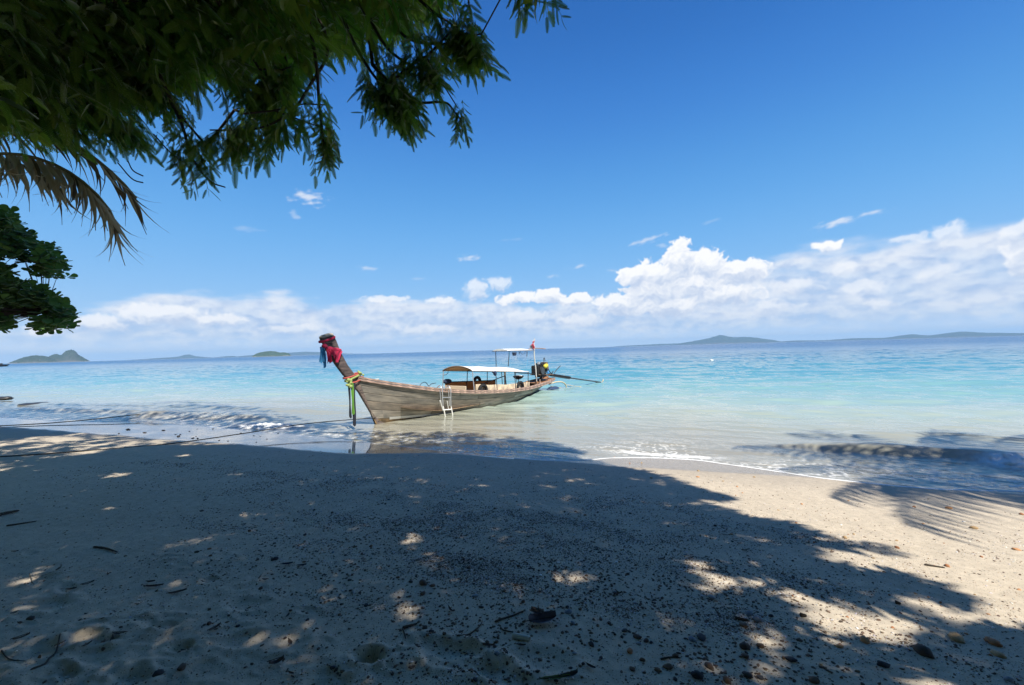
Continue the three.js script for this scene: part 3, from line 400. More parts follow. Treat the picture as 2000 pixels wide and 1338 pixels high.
mesh('stay_cord', bar([8.30, 1.35, .30], [8.42, 2.13, .40], .006), M.cyanRope, BOAT); mesh('stay_cord', bar([6.86, 1.5, .36], [6.80, 2.13, .40], .007), M.cyanRope, BOAT);
mesh('mast', tube([[9.12, .40, .34], [9.10, 1.2, .33], [9.06, 1.75, .30], [9.04, 2.22, .30]], .030, 20, 8), M.dull, BOAT);
mesh('mast_strut', bar([9.12, .92, .33], [8.93, .46, .42], .016), M.iron, BOAT); mesh('mast_strut', bar([9.12, .92, .33], [9.36, .44, .28], .016), M.iron, BOAT);
mesh('spar', tube([[8.55, 2.20, .30], [9.0, 2.235, .30], [9.6, 2.225, .30], [10.15, 2.195, .30]], .020, 16, 7), M.stern, BOAT);
// white king post with two dark struts under the awning
mesh('king_post', box(.07, .86, .07, 7.0, .98, -.02), M.white, BOAT); mesh('king_post_strut', bar([6.99, 1.05, 0], [6.72, .50, .25], .018), M.pole, BOAT); mesh('king_post_strut', bar([7.01, 1.05, 0], [7.30, .48, -.2], .018), M.pole, BOAT); mesh('tiller_rest', tube([[7.0, 1.05, 0], [6.2, .87, -.2], [5.6, .72, -.5]], .018), M.pole, BOAT);
mesh('mast_step', box(.10, .36, .12, 9.12, .46, .34), M.stern, BOAT); mesh('bollard', bar([9.5, .45, .30], [9.55, .70, .28], .028), M.cap, BOAT);
{ // helm seat: a shallow dish on a thin stem
  const seat = mesh('helm_seat', new THREE.LatheGeometry([[.02, 0], [.10, .02], [.19, .07], [.25, .15], [.265, .15], [.2, .055], [.1, 0], [.02, -.02]].map(([x, y]) => new THREE.Vector2(x, y)), 24).translate(8.05, .82, 0), M.iron, BOAT);
  mesh('seat_cushion', new THREE.SphereGeometry(.2, 16, 8).scale(1, .22, 1).translate(8.05, .96, 0), M.dull, seat); mesh('seat_stem', bar([8.05, .42, 0], [8.05, .83, 0], .018), M.pole, seat); mesh('seat_stem', bar([7.84, .42, .1], [7.80, 1.15, 0], .012), M.pole, seat);
}
{ // engine on its swivel with the long propeller shaft swung over the beach side
  const eng = mesh('engine', merge([box(.58, .36, .38, 10.06, 1.08, 0, .07), box(.62, .16, .32, 10.1, .86, 0, .03), new THREE.CylinderGeometry(.15, .17, .20, 18).translate(10.22, 1.33, .02), new THREE.CylinderGeometry(.19, .19, .42, 20).rotateX(Math.PI / 2).translate(9.86, 1.20, 0), ...[0, 1, 2, 3].map((k) => box(.05, .05, .44, 9.96 + k * .11, 1.28, 0, .01)), box(.24, .09, .30, 9.95, 1.44, -.02, .03), new THREE.SphereGeometry(.12, 14, 10).scale(1.2, .8, 1).translate(10.34, 1.12, .16), tube([[9.8, 1.4, .16], [9.95, 1.5, .2], [10.1, 1.46, .22], [10.2, 1.3, .24]], .02, 14, 6), tube([[9.7, 1.0, .22], [9.9, .94, .26], [10.2, .98, .27], [10.36, 1.1, .26]], .018, 14, 6)]), M.iron, BOAT);
  mesh('radiator', box(.10, .48, .44, 9.60, 1.14, 0, .05), M.rubber, eng); mesh('fuel_tank', new THREE.CapsuleGeometry(.105, .14, 8, 18).rotateZ(Math.PI / 2 + .25).translate(10.12, 1.335, .30), M.yellow, eng);
  mesh('cylinder_head', merge([box(.22, .20, .30, 10.42, 1.34, .04, .03), box(.18, .10, .34, 10.47, 1.47, .02, .02), box(.12, .16, .2, 10.52, 1.2, .12, .02)]), M.rust, eng); mesh('exhaust_pipe', tube([[10.28, 1.45, .1], [10.30, 1.60, .1], [10.30, 1.74, .1], [10.36, 1.73, .1], [10.40, 1.58, .12]], .018), M.iron2, eng);
  mesh('blue_cap', new THREE.SphereGeometry(.07, 14, 10).scale(.8, 1.3, .6).translate(10.42, .99, .26), M.blue, eng); mesh('flywheel', new THREE.CylinderGeometry(.20, .20, .07, 24).rotateX(Math.PI / 2).translate(9.82, 1.12, .27), M.iron2, eng); mesh('fan_belt', new THREE.TorusGeometry(.205, .014, 6, 26).translate(9.82, 1.12, .31), M.rubber, eng);
  mesh('hose', tube([[10.5, 1.16, .22], [10.62, 1.0, .26], [10.82, .93, .26], [10.95, 1.04, .26]], .022), M.iron, eng); mesh('air_filter', new THREE.CylinderGeometry(.07, .07, .12, 16).translate(9.72, 1.5, .12), M.steel, eng);
  mesh('swivel_mount', merge([bar([10.12, .60, 0], [10.12, .82, 0], .06), box(.46, .05, .42, 10.12, .82, 0), bar([9.96, .60, .14], [10.06, .8, .08], .025), bar([10.36, .60, -.12], [10.2, .8, -.06], .025), box(.5, .05, .5, 10.15, .61, 0)]), M.iron, eng);
  mesh('engine_rail', merge([bar([9.5, .93, .24], [11.0, .86, .25], .022), bar([9.5, .93, -.22], [11.0, .86, -.18], .022)]), M.rust, eng);
  mesh('tiller', tube([[9.55, .96, .05], [8.8, 1.04, -.02], [7.92, 1.13, -.08]], .022, 16, 8), M.iron, eng); mesh('lifting_handle', tube([[10.98, .93, .3], [11.1, 1.03, .32], [11.6, 1.27, .34]], .024), M.iron2, eng);
  const shaft = mesh('propeller_shaft', bar([10.5, .88, .06], [14.75, .18, 1.28], .042, 12, .034), M.iron2, eng); mesh('shaft_sleeve', bar([10.7, .885, .12], [12.25, .62, .57], .062, 12), M.iron, eng); mesh('shaft_brace', bar([10.8, .80, .16], [12.2, .55, .57], .028), M.iron2, eng);
  mesh('skeg', merge([bar([14.2, .26, 1.13], [14.72, .06, 1.28], .020), bar([14.68, .2, 1.27], [14.76, -.10, 1.29], .03, 8, .045)]), M.iron, shaft);
  const prop = mesh('propeller', new THREE.ConeGeometry(.06, .26, 16).rotateZ(-Math.PI / 2).translate(14.94, .155, 1.33), M.white, eng); for (let k = 0; k < 3; k++) mesh('blade', new THREE.SphereGeometry(.09, 12, 8).scale(.25, 1, .55).translate(0, .1, 0).rotateX(k * 2.094 + .5).translate(14.86, .17, 1.31), M.cream, prop);
}
// stern hoop of pale rope and pipe below the deck
mesh('stern_hoop', tube([[10.4, .40, .30], [10.9, .47, .42], [11.5, .42, .50], [11.85, .22, .52], [11.9, .02, .52]], .035, 20, 8), M.paleRope, BOAT); mesh('stern_hoop', tube([[10.6, .30, .28], [11.0, .20, .36], [11.5, .12, .44], [11.8, .08, .5]], .014), M.paleRope, BOAT);
mesh('bow_cleat', merge([bar([.36, 1.22, -.45], [.36, 1.36, -.45], .022), bar([.28, 1.36, -.45], [.44, 1.36, -.45], .016)]), M.white, BOAT);

// ---------------------------------------------------------------- things tied to, hung on or lying in the boat: each stands on its own
function onBoat(name, label, category, parts, group) {       // parts: [name, geometry in the boat's axes, material]
  const box3 = new THREE.Box3(), geos = parts.map(([, g]) => { const q = g.clone().applyMatrix4(BOAT.matrixWorld); q.computeBoundingBox(); box3.union(q.boundingBox); return q; }), c = box3.getCenter(V(0, 0, 0)); c.y = box3.min.y;
  geos.forEach((g) => g.translate(-c.x, -c.y, -c.z));
  if (parts.length === 1) { const m = mesh(name, geos[0], parts[0][2]); m.position.copy(c); return tag(m, label, category, group); }
  const o = base(name, c.toArray()); parts.forEach(([n, , m], i) => mesh(n, geos[i], m, o)); return tag(o, label, category, group);
}
const cloth = (name, r, g, b) => new THREE.MeshPhysicalMaterial({ name, color: rgb(r, g, b), roughness: 1, transmission: .2, sheen: .3, side: THREE.DoubleSide });
const C = { red: cloth('crimson_cloth', .50, .018, .075), blue: cloth('blue_cloth', .02, .17, .36), lime: cloth('green_cloth', .13, .34, .035), black: cloth('black_cloth', .012, .016, .03), salmon: cloth('salmon_cloth', .50, .10, .075), pale: cloth('pale_garland', .38, .46, .15) };
function tail(x, y, z, w, len, folds, dx = 0, seedK = 1) {    // a strip of cloth hanging down in folds
  return grid((u, v) => { const q = u - .5, f = Math.sin(u * folds * 6.28 + seedK) * .022 * (.5 + v) + .012 * Math.sin(v * 7 + u * 3 + seedK); return [x + q * w * (1 - .12 * Math.sin(v * 3.1)) + dx * v, y - v * (len + .03 * Math.sin(u * 9 + seedK)), z + f]; }, 16, 22);
}
function band(y0f, y1f, x0, x1, thick, wid, tilt, n = 26) {   // wound round the prow: centre line front x0,y0 back x1,y1
  return grid((u, v) => { const a = u * Math.PI * 2, b = v * Math.PI * 2, cx = (x0 + x1) / 2, cy = (y0f + y1f) / 2, sq = (t) => Math.sign(t) * Math.pow(Math.abs(t), .6), rx = Math.abs(x1 - x0) / 2 + .015, rz = thick + .02; const bulge = 1 + .25 * noise(u * 9, wid * 70); return [cx + sq(Math.cos(a)) * (rx + .018 * Math.cos(b) * bulge), cy + sq(Math.cos(a)) * (y1f - y0f) / 2 + Math.sin(b) * wid * bulge + tilt * Math.sin(a), sq(Math.sin(a)) * (rz + .018 * Math.cos(b) * bulge)]; }, n, 8);
}
onBoat('sash', 'crimson cloth wound round the top of the prow with a loose hanging end', 'sash', [
  ['upper_wrap', band(2.56, 2.70, -1.87, -1.49, .115, .035, .0), C.red], ['lower_wrap', band(2.40, 2.30, -1.80, -1.30, .115, .05, .0), C.red],
  ['draped_fold', grid((u, v) => { const a = lerp(-.2, Math.PI + .2, u), w = Math.sin(u * Math.PI), low = lerp(2.33, 2.28, u) - v * .33 * Math.pow(w, .8); return [lerp(-1.78, -1.28, u) + .10 * v * (u < .5 ? 1 : -.2), low, .13 + .035 * w + .018 * Math.sin(u * 20 + v * 5)]; }, 26, 12), C.red],
  ['knot', new THREE.SphereGeometry(.075, 14, 10).scale(1.1, .9, .9).translate(-1.83, 2.44, .11), C.red], ['hanging_end', tail(-1.74, 2.43, .14, .15, .46, 2, .03, 2), C.red]]);
onBoat('sash', 'blue cloth strip hanging from the prow beside the crimson sash', 'sash', [['hanging_end', tail(-1.89, 2.42, .12, .15, .44, 2, -.02, 5), C.blue], ['inner_end', tail(-1.84, 2.38, .09, .10, .52, 1, -.0, 1), C.blue]]);
onBoat('garland', 'knotted salmon and pale green garland where the prow meets the bow', 'garland', [
  ['salmon_band', band(1.50, 1.62, -1.14, -.70, .105, .028, 0), C.salmon], ['green_band', band(1.42, 1.60, -1.08, -.62, .115, .034, .02), C.pale], ['salmon_wrap', band(1.36, 1.50, -.96, -.56, .125, .026, -.02), C.salmon],
  ['lime_knot', merge([...Array(9).keys()].map((i) => new THREE.SphereGeometry(rr(.035, .06), 10, 8).translate(-1.12 + rr(-.05, .1), 1.36 + rr(-.10, .12), .13 + rr(-.02, .05)))), C.pale], ['flower_cluster', merge([...Array(12).keys()].map((i) => new THREE.SphereGeometry(rr(.02, .04), 8, 6).translate(-.70 + rr(-.07, .09), 1.60 + rr(-.05, .12), .12 + rr(-.04, .05)))), C.pale]]);
onBoat('streamer', 'long grass green streamer hanging from the garland on the bow', 'streamer', [['cloth', tail(-1.02, 1.36, .17, .085, .90, 1, .02, 3), C.lime]]);
onBoat('streamer', 'longest black streamer hanging from the garland behind the grass green one', 'streamer', [['left_strip', tail(-1.09, 1.34, .13, .06, .98, 1, .03, 4), C.black], ['right_strip', tail(-.94, 1.36, .14, .11, 1.24, 1, .0, 6), C.black]]);
onBoat('ladder', 'small steel boarding ladder with white lower steps hooked over the boat rail', 'ladder', [
  ['upright', tube([[1.86, .99, .78], [1.86, 1.06, .88], [1.86, .98, .98], [1.88, .6, .99], [1.90, .36, .98]], .017, 20, 7), M.steel], ['upright', tube([[2.26, .94, .80], [2.26, 1.02, .90], [2.26, .93, 1.0], [2.27, .56, 1.0], [2.28, .32, .99]], .017, 20, 7), M.steel],
  ['upright', bar([1.80, .92, .95], [1.84, .36, .97], .011), M.steel], ['upright', bar([2.20, .88, .97], [2.24, .34, .97], .011), M.steel], ['rung', bar([1.87, .66, .99], [2.27, .62, 1.0], .014), M.steel], ['rung', bar([1.86, 1.0, .95], [2.26, .95, .97], .012), M.steel],
  ['fold_down_step', merge([bar([1.90, .36, .99], [1.93, .24, .99], .02), bar([1.90, .24, .99], [2.30, .21, 1.0], .022), bar([1.93, .26, .99], [2.0, -.10, 1.0], .02), bar([2.29, .31, .99], [2.36, -.13, 1.02], .02), bar([1.99, -.09, 1.0], [2.36, -.13, 1.02], .018)]), M.white], ['folding_arm', bar([1.90, .22, .98], [1.70, .58, 1.04], .02), M.white], ['folding_arm', bar([2.16, .24, .98], [2.06, .52, 1.03], .014), M.white]]);
for (const [L, h, w, label] of [[4.46, .66, .70, 'black tyre fender nearer the ladder, on the near side of the boat'], [7.26, .55, .61, 'black tyre fender nearer the engine, on the near side of the boat']]) {
  const g = new THREE.TorusGeometry(.185, .062, 12, 30).rotateY(-.15).translate(L, h, w), g2 = new THREE.TorusGeometry(.19, .066, 5, 26).scale(1, 1, .55).rotateY(-.15).translate(L, h, w + .012);
  onBoat('tyre', label, 'tyre', [['casing', g, M.rubber], ['tread', g2, M.iron]], 'tyre fenders on the boat');
}
onBoat('tyre', 'black tyre on the far side of the boat behind the brown curtain', 'tyre', [['casing', new THREE.TorusGeometry(.20, .07, 10, 26).translate(6.15, .82, -.93), M.rubber]]);
onBoat('flag', 'small tattered red and white flag at the masthead', 'flag', [['staff', bar([9.04, 2.20, .30], [9.10, 2.74, .30], .010), M.dull], ['white_stripe', grid((u, v) => [9.09 - u * .13 * (1 - .5 * v) - .03 * v, 2.73 - v * .50 - u * .14, .31 + .04 * Math.sin(u * 6 + v * 9)], 8, 14), cloth('flag_white', .8, .74, .74)], ['red_stripe', grid((u, v) => [8.99 - u * .20 * Math.sin(.5 + v * 2.2), 2.60 - v * .36 - u * .08, .33 + .05 * Math.sin(u * 7 + v * 8 + 1)], 8, 12), cloth('flag_red', .66, .10, .13)]]);
onBoat('lamp', 'small dark lamp standing on the spar beside the flag', 'lamp', [['body', new THREE.CylinderGeometry(.045, .05, .11, 14).translate(8.80, 2.31, .30), M.iron2], ['bracket', tube([[8.66, 2.25, .3], [8.68, 2.36, .3], [8.78, 2.38, .3]], .008), M.rust]]);
onBoat('bucket', 'small dark bucket hanging under the white sunshade', 'bucket', [['pail', new THREE.CylinderGeometry(.11, .08, .15, 18, 1, true).translate(7.32, 2.0, .30), new THREE.MeshStandardMaterial({ name: 'dark_blue_plastic', color: rgb(.02, .03, .07), roughness: .6, side: THREE.DoubleSide })], ['bail', tube([[7.21, 2.06, .30], [7.26, 2.14, .30], [7.38, 2.14, .30], [7.43, 2.06, .30]], .006), M.pole]]);
onBoat('cord', 'loose grey cord looped under the white sunshade', 'cord', [['loop', tube([[7.62, 2.13, .36], [7.63, 1.98, .36], [7.68, 2.1, .37], [7.85, 1.98, .37], [8.05, 2.02, .37], [8.14, 2.12, .37]], .008), M.rope]]);
onBoat('cord', 'thin pale cord trailing from below the sunshade bucket', 'cord', [['strand', tube([[7.4, 1.98, .31], [7.43, 1.86, .31], [7.41, 1.74, .31]], .007), M.dull]]);
onBoat('bundle', 'dark navy bundle on the far rail at the front of the awning', 'bundle', [['cloth', new THREE.SphereGeometry(.17, 18, 12).scale(1.35, .6, .8).translate(4.1, 1.0, -.82), M.navy]]);
onBoat('bundle', 'dark bundle tied to the awning post in the middle of the boat', 'bundle', [['cloth', merge([new THREE.SphereGeometry(.075, 12, 10).scale(1, 1.4, 1).translate(5.22, 1.27, .74), new THREE.SphereGeometry(.06, 12, 10).scale(1.4, .8, 1).translate(5.14, 1.32, .74)]), M.navy]]);
onBoat('hose', 'coil of thin dark hose on the foredeck beside the ladder', 'hose', [['coil', tube([[1.45, .98, .3], [1.6, 1.14, .3], [1.8, 1.16, .3], [1.95, 1.02, .3], [2.05, 1.08, .3], [2.3, 1.1, .3]], .012, 26), M.pole]]);
{ const g = new THREE.SphereGeometry(.32, 26, 18); const p = g.attributes.position; for (let i = 0; i < p.count; i++) { const k = 1 + .32 * noise(p.getX(i) * 9, p.getY(i) * 9 + p.getZ(i) * 7); p.setXYZ(i, p.getX(i) * 1.7 * k, p.getY(i) * .5 * k, p.getZ(i) * .7 * k); } g.computeVertexNormals();
  onBoat('tarpaulin', 'crumpled dark blue tarpaulin hanging into the water under the stern', 'tarpaulin', [['sheet', g.translate(10.75, .10, .34), new THREE.MeshStandardMaterial({ name: 'blue_tarpaulin', color: rgb(.025, .05, .11), roughness: .7 })]]); }
onBoat('rope', 'thin pale rope running from the stern into the water to the right', 'rope', [['strand', tube([[11.7, .30, .5], [12.4, .14, .75], [13.3, .05, 1.1], [14.2, .00, 1.5]], .014), M.paleRope]]);
// mooring ropes
function ropeThing(label, pts, r, mat) { const v = pts.map((p) => V(...p)), b = v[v.length - 1].clone(); return tag(Object.assign(mesh('rope', tube(v.map((p) => p.clone().sub(b)), r, 160, 7), mat), {}), label, 'rope').position.copy(b); }
{
  const P = (L, h, w) => BOAT.localToWorld(V(L, h, w)).toArray();
  const a = P(-.14, .22, .08), g1 = onGround(330, 868), g2 = onGround(160, 882), g3 = onGround(0, 893), g4 = onGround(-180, 902);
  const m1 = at(600, 827.5, 14.3), m2 = at(470, 847.5, 13.6);
  ropeThing('dark mooring rope stretched from the boat stem over the wet sand to the left', [a, m1.toArray(), m2.toArray(), [g1.x, g1.y + .015, g1.z], [g2.x, g2.y + .012, g2.z], [g3.x, g3.y + .01, g3.z], [g4.x, g4.y + .01, g4.z]], .013, M.rope);
  const h = [[278, 818], [200, 823.5], [100, 829], [0, 833.5], [-160, 840]].map(([x, y]) => { const g = onGround(x, y); return [g.x, Math.max(g.y, .02) + .03, g.z]; });
  ropeThing('second dark rope lying along the wet sand at the left edge', h, .017, M.rope);
}
// ---------------------------------------------------------------- trees
const leafMat = (name, r, g, b, tr = .34, rough = 1) => new THREE.MeshPhysicalMaterial({ name, color: rgb(r, g, b), roughness: rough, transmission: tr, ior: 1.35, side: THREE.DoubleSide });
const bark = new THREE.MeshStandardMaterial({ name: 'bark', roughness: .95, map: tex(128, 256, (x, y) => { const k = .34 + .16 * fbm(x / 10, y / 40, 4) + .05 * noise(x / 3, y / 9); return [k, k * .9, k * .8]; }), bumpMap: tex(128, 256, (x, y) => { const k = .5 + .5 * fbm(x / 10, y / 40, 4); return [k, k, k]; }, false), bumpScale: .03 });
const darkTwig = new THREE.MeshStandardMaterial({ name: 'dark_twig', color: rgb(.055, .045, .035), roughness: .95 });
const inPoly = (poly, x, y) => { let c = false; for (let i = 0, j = poly.length - 1; i < poly.length; j = i++) { const [xi, yi] = poly[i], [xj, yj] = poly[j]; if ((yi > y) !== (yj > y) && x < ((xj - xi) * (y - yi)) / (yj - yi) + xi) c = !c; } return c; };
const shadowOf = (p) => { const h = p.y - .25, x = p.x - SUN.x / SUN.y * h, z = p.z - SUN.z / SUN.y * h, g = ground(x, z, false), y = Math.max(g, 0), k = (p.y - y) / SUN.y; return V(p.x - SUN.x * k, y, p.z - SUN.z * k); };

// a sprig of feathery leaves: a short twig along +x with leaves that droop towards -y, each of many paired leaflets
function sprig(nLeaf, pairs, leafLen) {
  const p = [], ix = [];
  const quad = (o, d, w, n) => { const k = p.length / 3, a = o, m = o.clone().addScaledVector(d, .45), e = o.clone().addScaledVector(d, 1), s = w; p.push(a.x - s.x * .75, a.y - s.y * .75, a.z - s.z * .75, a.x + s.x * .8, a.y + s.y * .8, a.z + s.z * .8, e.x + s.x * .62, e.y + s.y * .62, e.z + s.z * .62, e.x - s.x * .3, e.y - s.y * .3, e.z - s.z * .3); ix.push(k, k + 1, k + 2, k, k + 2, k + 3); };
  const stick = (a, b, r) => { const g = bar(a, b, r, 3), k = p.length / 3; p.push(...g.attributes.position.array); for (const i of g.index.array) ix.push(i + k); };
  const tw = []; for (let i = 0; i <= 4; i++) tw.push(V(i * .075, -.012 * i * i * .5, .02 * Math.sin(i * 1.3))); for (let i = 0; i < 4; i++) stick(tw[i], tw[i + 1], .0032 - i * .0005);
  for (let i = 0; i < nLeaf; i++) {
    const f = i / (nLeaf - 1), o = tw[Math.min(4, Math.round(f * 4))].clone(), side = i % 2 ? 1 : -1, yaw = side * rr(.4, 1.15) * (1 - .55 * (f > .92)), L = leafLen * rr(.8, 1.2) * (1 - .15 * f), droop = rr(.25, .85), roll = rr(-1.35, 1.35);
    let pos = o.clone(), dir = V(Math.cos(yaw), -droop * .4, Math.sin(yaw)).normalize(); const stepL = L / (pairs + 2);
    const line = [pos.clone()];
    for (let k = 0; k < pairs + 2; k++) {
      pos = pos.clone().addScaledVector(dir, stepL); dir.y -= droop * .09; dir.normalize(); line.push(pos.clone());
      if (k < 2) continue;
      const lat = V(-Math.sin(yaw), .0, Math.cos(yaw)).applyAxisAngle(dir, roll), t = (k - 1) / pairs, ll = L * .108 * (.55 + .9 * Math.sin(Math.min(1, .18 + t * .85) * 3.0));
      for (const s of [-1, 1]) { const d = lat.clone().multiplyScalar(s).addScaledVector(dir, .42); d.y -= .28; d.normalize().multiplyScalar(ll); quad(pos, d, dir.clone().multiplyScalar(stepL * .6), 0); }
    }
    for (let k = 0; k < line.length - 1; k += 3) stick(line[k], line[Math.min(k + 3, line.length - 1)], .0016);
  }
  const g = new THREE.BufferGeometry(); g.setAttribute('position', new THREE.Float32BufferAttribute(p, 3)); g.setIndex(ix); g.computeVertexNormals(); return g;
}
reseed(101);
const SPRIGS = [sprig(9, 14, .18), sprig(10, 13, .165), sprig(8, 15, .195), sprig(7, 14, .175)];
// sprigs high in the crown, out of the picture: each feathery leaf a single curved blade
function coarse(n) {
  const l = [];
  for (let i = 0; i < n; i++) { const yaw = (i % 2 ? 1 : -1) * rr(.35, 1.1), x0 = .30 * i / n, L = rr(.15, .2), dr = rr(.3, .9), roll = rr(-.5, .5); const g = grid((u, v) => [u * L, -dr * u * u * L * .6 + (v - .5) * .05 * roll, (v - .5) * .062 * Math.sin(.35 + u * 2.6)], 3, 1); g.rotateY(-yaw); g.translate(x0, 0, 0); l.push(g); }
  return merge(l);
}
const COARSE = [coarse(8), coarse(9), coarse(7), coarse(8)];
// where the photograph shows these leaves (its pixels), and where the ground is in their shade
const LEAFY = [[-400, -900], [2500, -900], [2500, -260], [980, -200], [900, -90], [860, -70], [835, 0], [775, 36], [700, 68], [640, 82], [560, 100], [470, 125], [390, 138], [320, 145], [260, 170], [205, 195], [110, 212], [-10, 212], [-400, 250]];
const SHADE = [[-900, 770], [60, 778], [250, 776], [430, 792], [560, 812], [660, 836], [800, 845], [900, 846], [1000, 855], [1085, 868], [1130, 884], [1110, 893], [1200, 912], [1290, 930], [1420, 974], [1330, 972], [1420, 1000], [1560, 1030], [1650, 1050], [1730, 1076], [1600, 1062], [1560, 1075], [1640, 1112], [1740, 1120], [1850, 1165], [1930, 1185], [2050, 1225], [2400, 1338], [2400, 2600], [-900, 2600]];
const FLECKS = [[225, 927, 48, 8], [215, 992, 42, 8], [110, 858, 40, 10], [40, 1130, 70, 13], [70, 1150, 45, 9], [60, 1178, 62, 10], [330, 1090, 26, 7], [285, 1066, 26, 6], [1022, 1140, 24, 10], [1045, 1170, 32, 12], [695, 1238, 16, 9], [360, 889, 22, 5], [460, 925, 24, 6], [350, 935, 22, 4], [560, 1128, 14, 7], [1490, 1130, 44, 16], [1430, 1140, 30, 10], [1540, 1175, 46, 17], [1590, 1215, 46, 16], [1650, 1245, 42, 14], [1600, 1170, 30, 10], [1790, 1180, 66, 22], [1850, 1210, 66, 18], [1950, 1215, 44, 20], [1700, 1160, 34, 10], [1470, 1052, 34, 9], [1490, 1075, 26, 7], [1240, 935, 40, 5], [1290, 948, 36, 5], [1020, 1320, 26, 14], [740, 1335, 30, 8], [830, 1330, 26, 7], [1740, 1290, 40, 12], [1880, 1300, 44, 12], [1560, 1050, 20, 8], [1640, 1310, 30, 9], [620, 1030, 20, 5], [470, 1004, 26, 5], [820, 1060, 18, 5], [1180, 1235, 20, 9]];
const FW = FLECKS.map(([x, y, a0, b0]) => { const a = a0 * (x > 1300 ? .78 : .55), b = b0 * (x > 1300 ? .78 : .55); const c = onGround(x, y), r = onGround(x + a, y), f = onGround(x, y - b); return [c.x, c.z, Math.atan2(f.z - c.z, f.x - c.x), f.distanceTo(c) + .04, r.distanceTo(c) * .9 + .05]; });
const lit = (p) => { for (const [x, z, an, a, b] of FW) { const dx = p.x - x, dz = p.z - z; if (dx * dx + dz * dz > 2) continue; const u = (dx * Math.cos(an) + dz * Math.sin(an)) / a, v = (-dx * Math.sin(an) + dz * Math.cos(an)) / b; if (u * u + v * v < 1) return 1; } return 0; };
const leavesA = [], leavesB = [];                         // position, outward direction, size
function seen(p) { const q = toPix(p); return q && q[0] > -170 && q[0] < 2170 && q[1] > -170 && q[1] < 1480 ? q : null; }
reseed(202);
{
  // leaves that shade the sand and the shallows: above a shaded spot, along the way to the sun
  let tries = 0, got = 0;
  while (got < 27500 && tries++ < 260000) {
    const far = rnd() < .42, x = far ? rr(-24, 3) : rr(-9, 4.5), z = far ? rr(-22, 2) : rr(-10.5, 5.5), g = Math.max(0, ground(x, z, false)), sp = toPix(V(x, g, z)), behind = !sp || sp[1] > 1500;
    if (behind ? x > 3.6 + .25 * z : !inPoly(SHADE, sp[0], sp[1]) || lit(V(x, g, z))) continue;
    if (!behind && sp[0] > 1300 && sp[1] > 1090 && noise(x * 1.6 + 5, z * 1.9) > .17) continue;     // looser crown edge to the right
    if (noise(x * 1.1 + 20, z * 1.5) > .62) continue;
    for (let k = 0; k < (far ? 40 : 14); k++) {
      const h = far ? rr(4.5, 12.5) : rr(3.2, 9.5), p = V(x + SUN.x / SUN.y * h, g + h, z + SUN.z / SUN.y * h), q = seen(p);
      if (q && !inPoly(LEAFY, q[0], q[1])) continue;
      if (p.distanceTo(camera.position) < (q ? 4.2 : 2.3)) continue;
      (p.x < -1.5 ? leavesA : leavesB).push([p, null, rr(.85, 1.25)]); got++; break;
    }
  }
  // the hanging edge of the crown that the photograph looks up into
  for (let n = 0, t = 0; n < 1900 && t < 60000; t++) {
    const px = rr(-60, 900), py = rr(-60, 360); if (!inPoly(LEAFY, px, py)) continue;
    const loose = sstep(330, 620, px) * .45; if (noise(px / 42, py / 36) > .40 - loose) continue;
    const dist = rr(4.0, 9), p = at(px, py, dist), sw = shadowOf(p), s = toPix(sw); if (s && !inPoly(SHADE, s[0], s[1]) && rnd() < .85) continue; if (lit(sw)) continue;
    leavesA.push([p, null, rr(.8, 1.2)]); n++;
  }
}
{ // the dark heart of the crown at the top of the picture
  const heart = [[420, -60], [875, -60], [850, 10], [770, 55], [690, 80], [560, 95], [430, 95]];
  for (let n = 0, t = 0; n < 420 && t < 20000; t++) { const px = rr(420, 880), py = rr(-60, 100); if (!inPoly(heart, px, py) || noise(px / 38, py / 34) > .42) continue; leavesA.push([at(px, py, rr(5.2, 8.5)), null, rr(.9, 1.3)]); n++; }
}
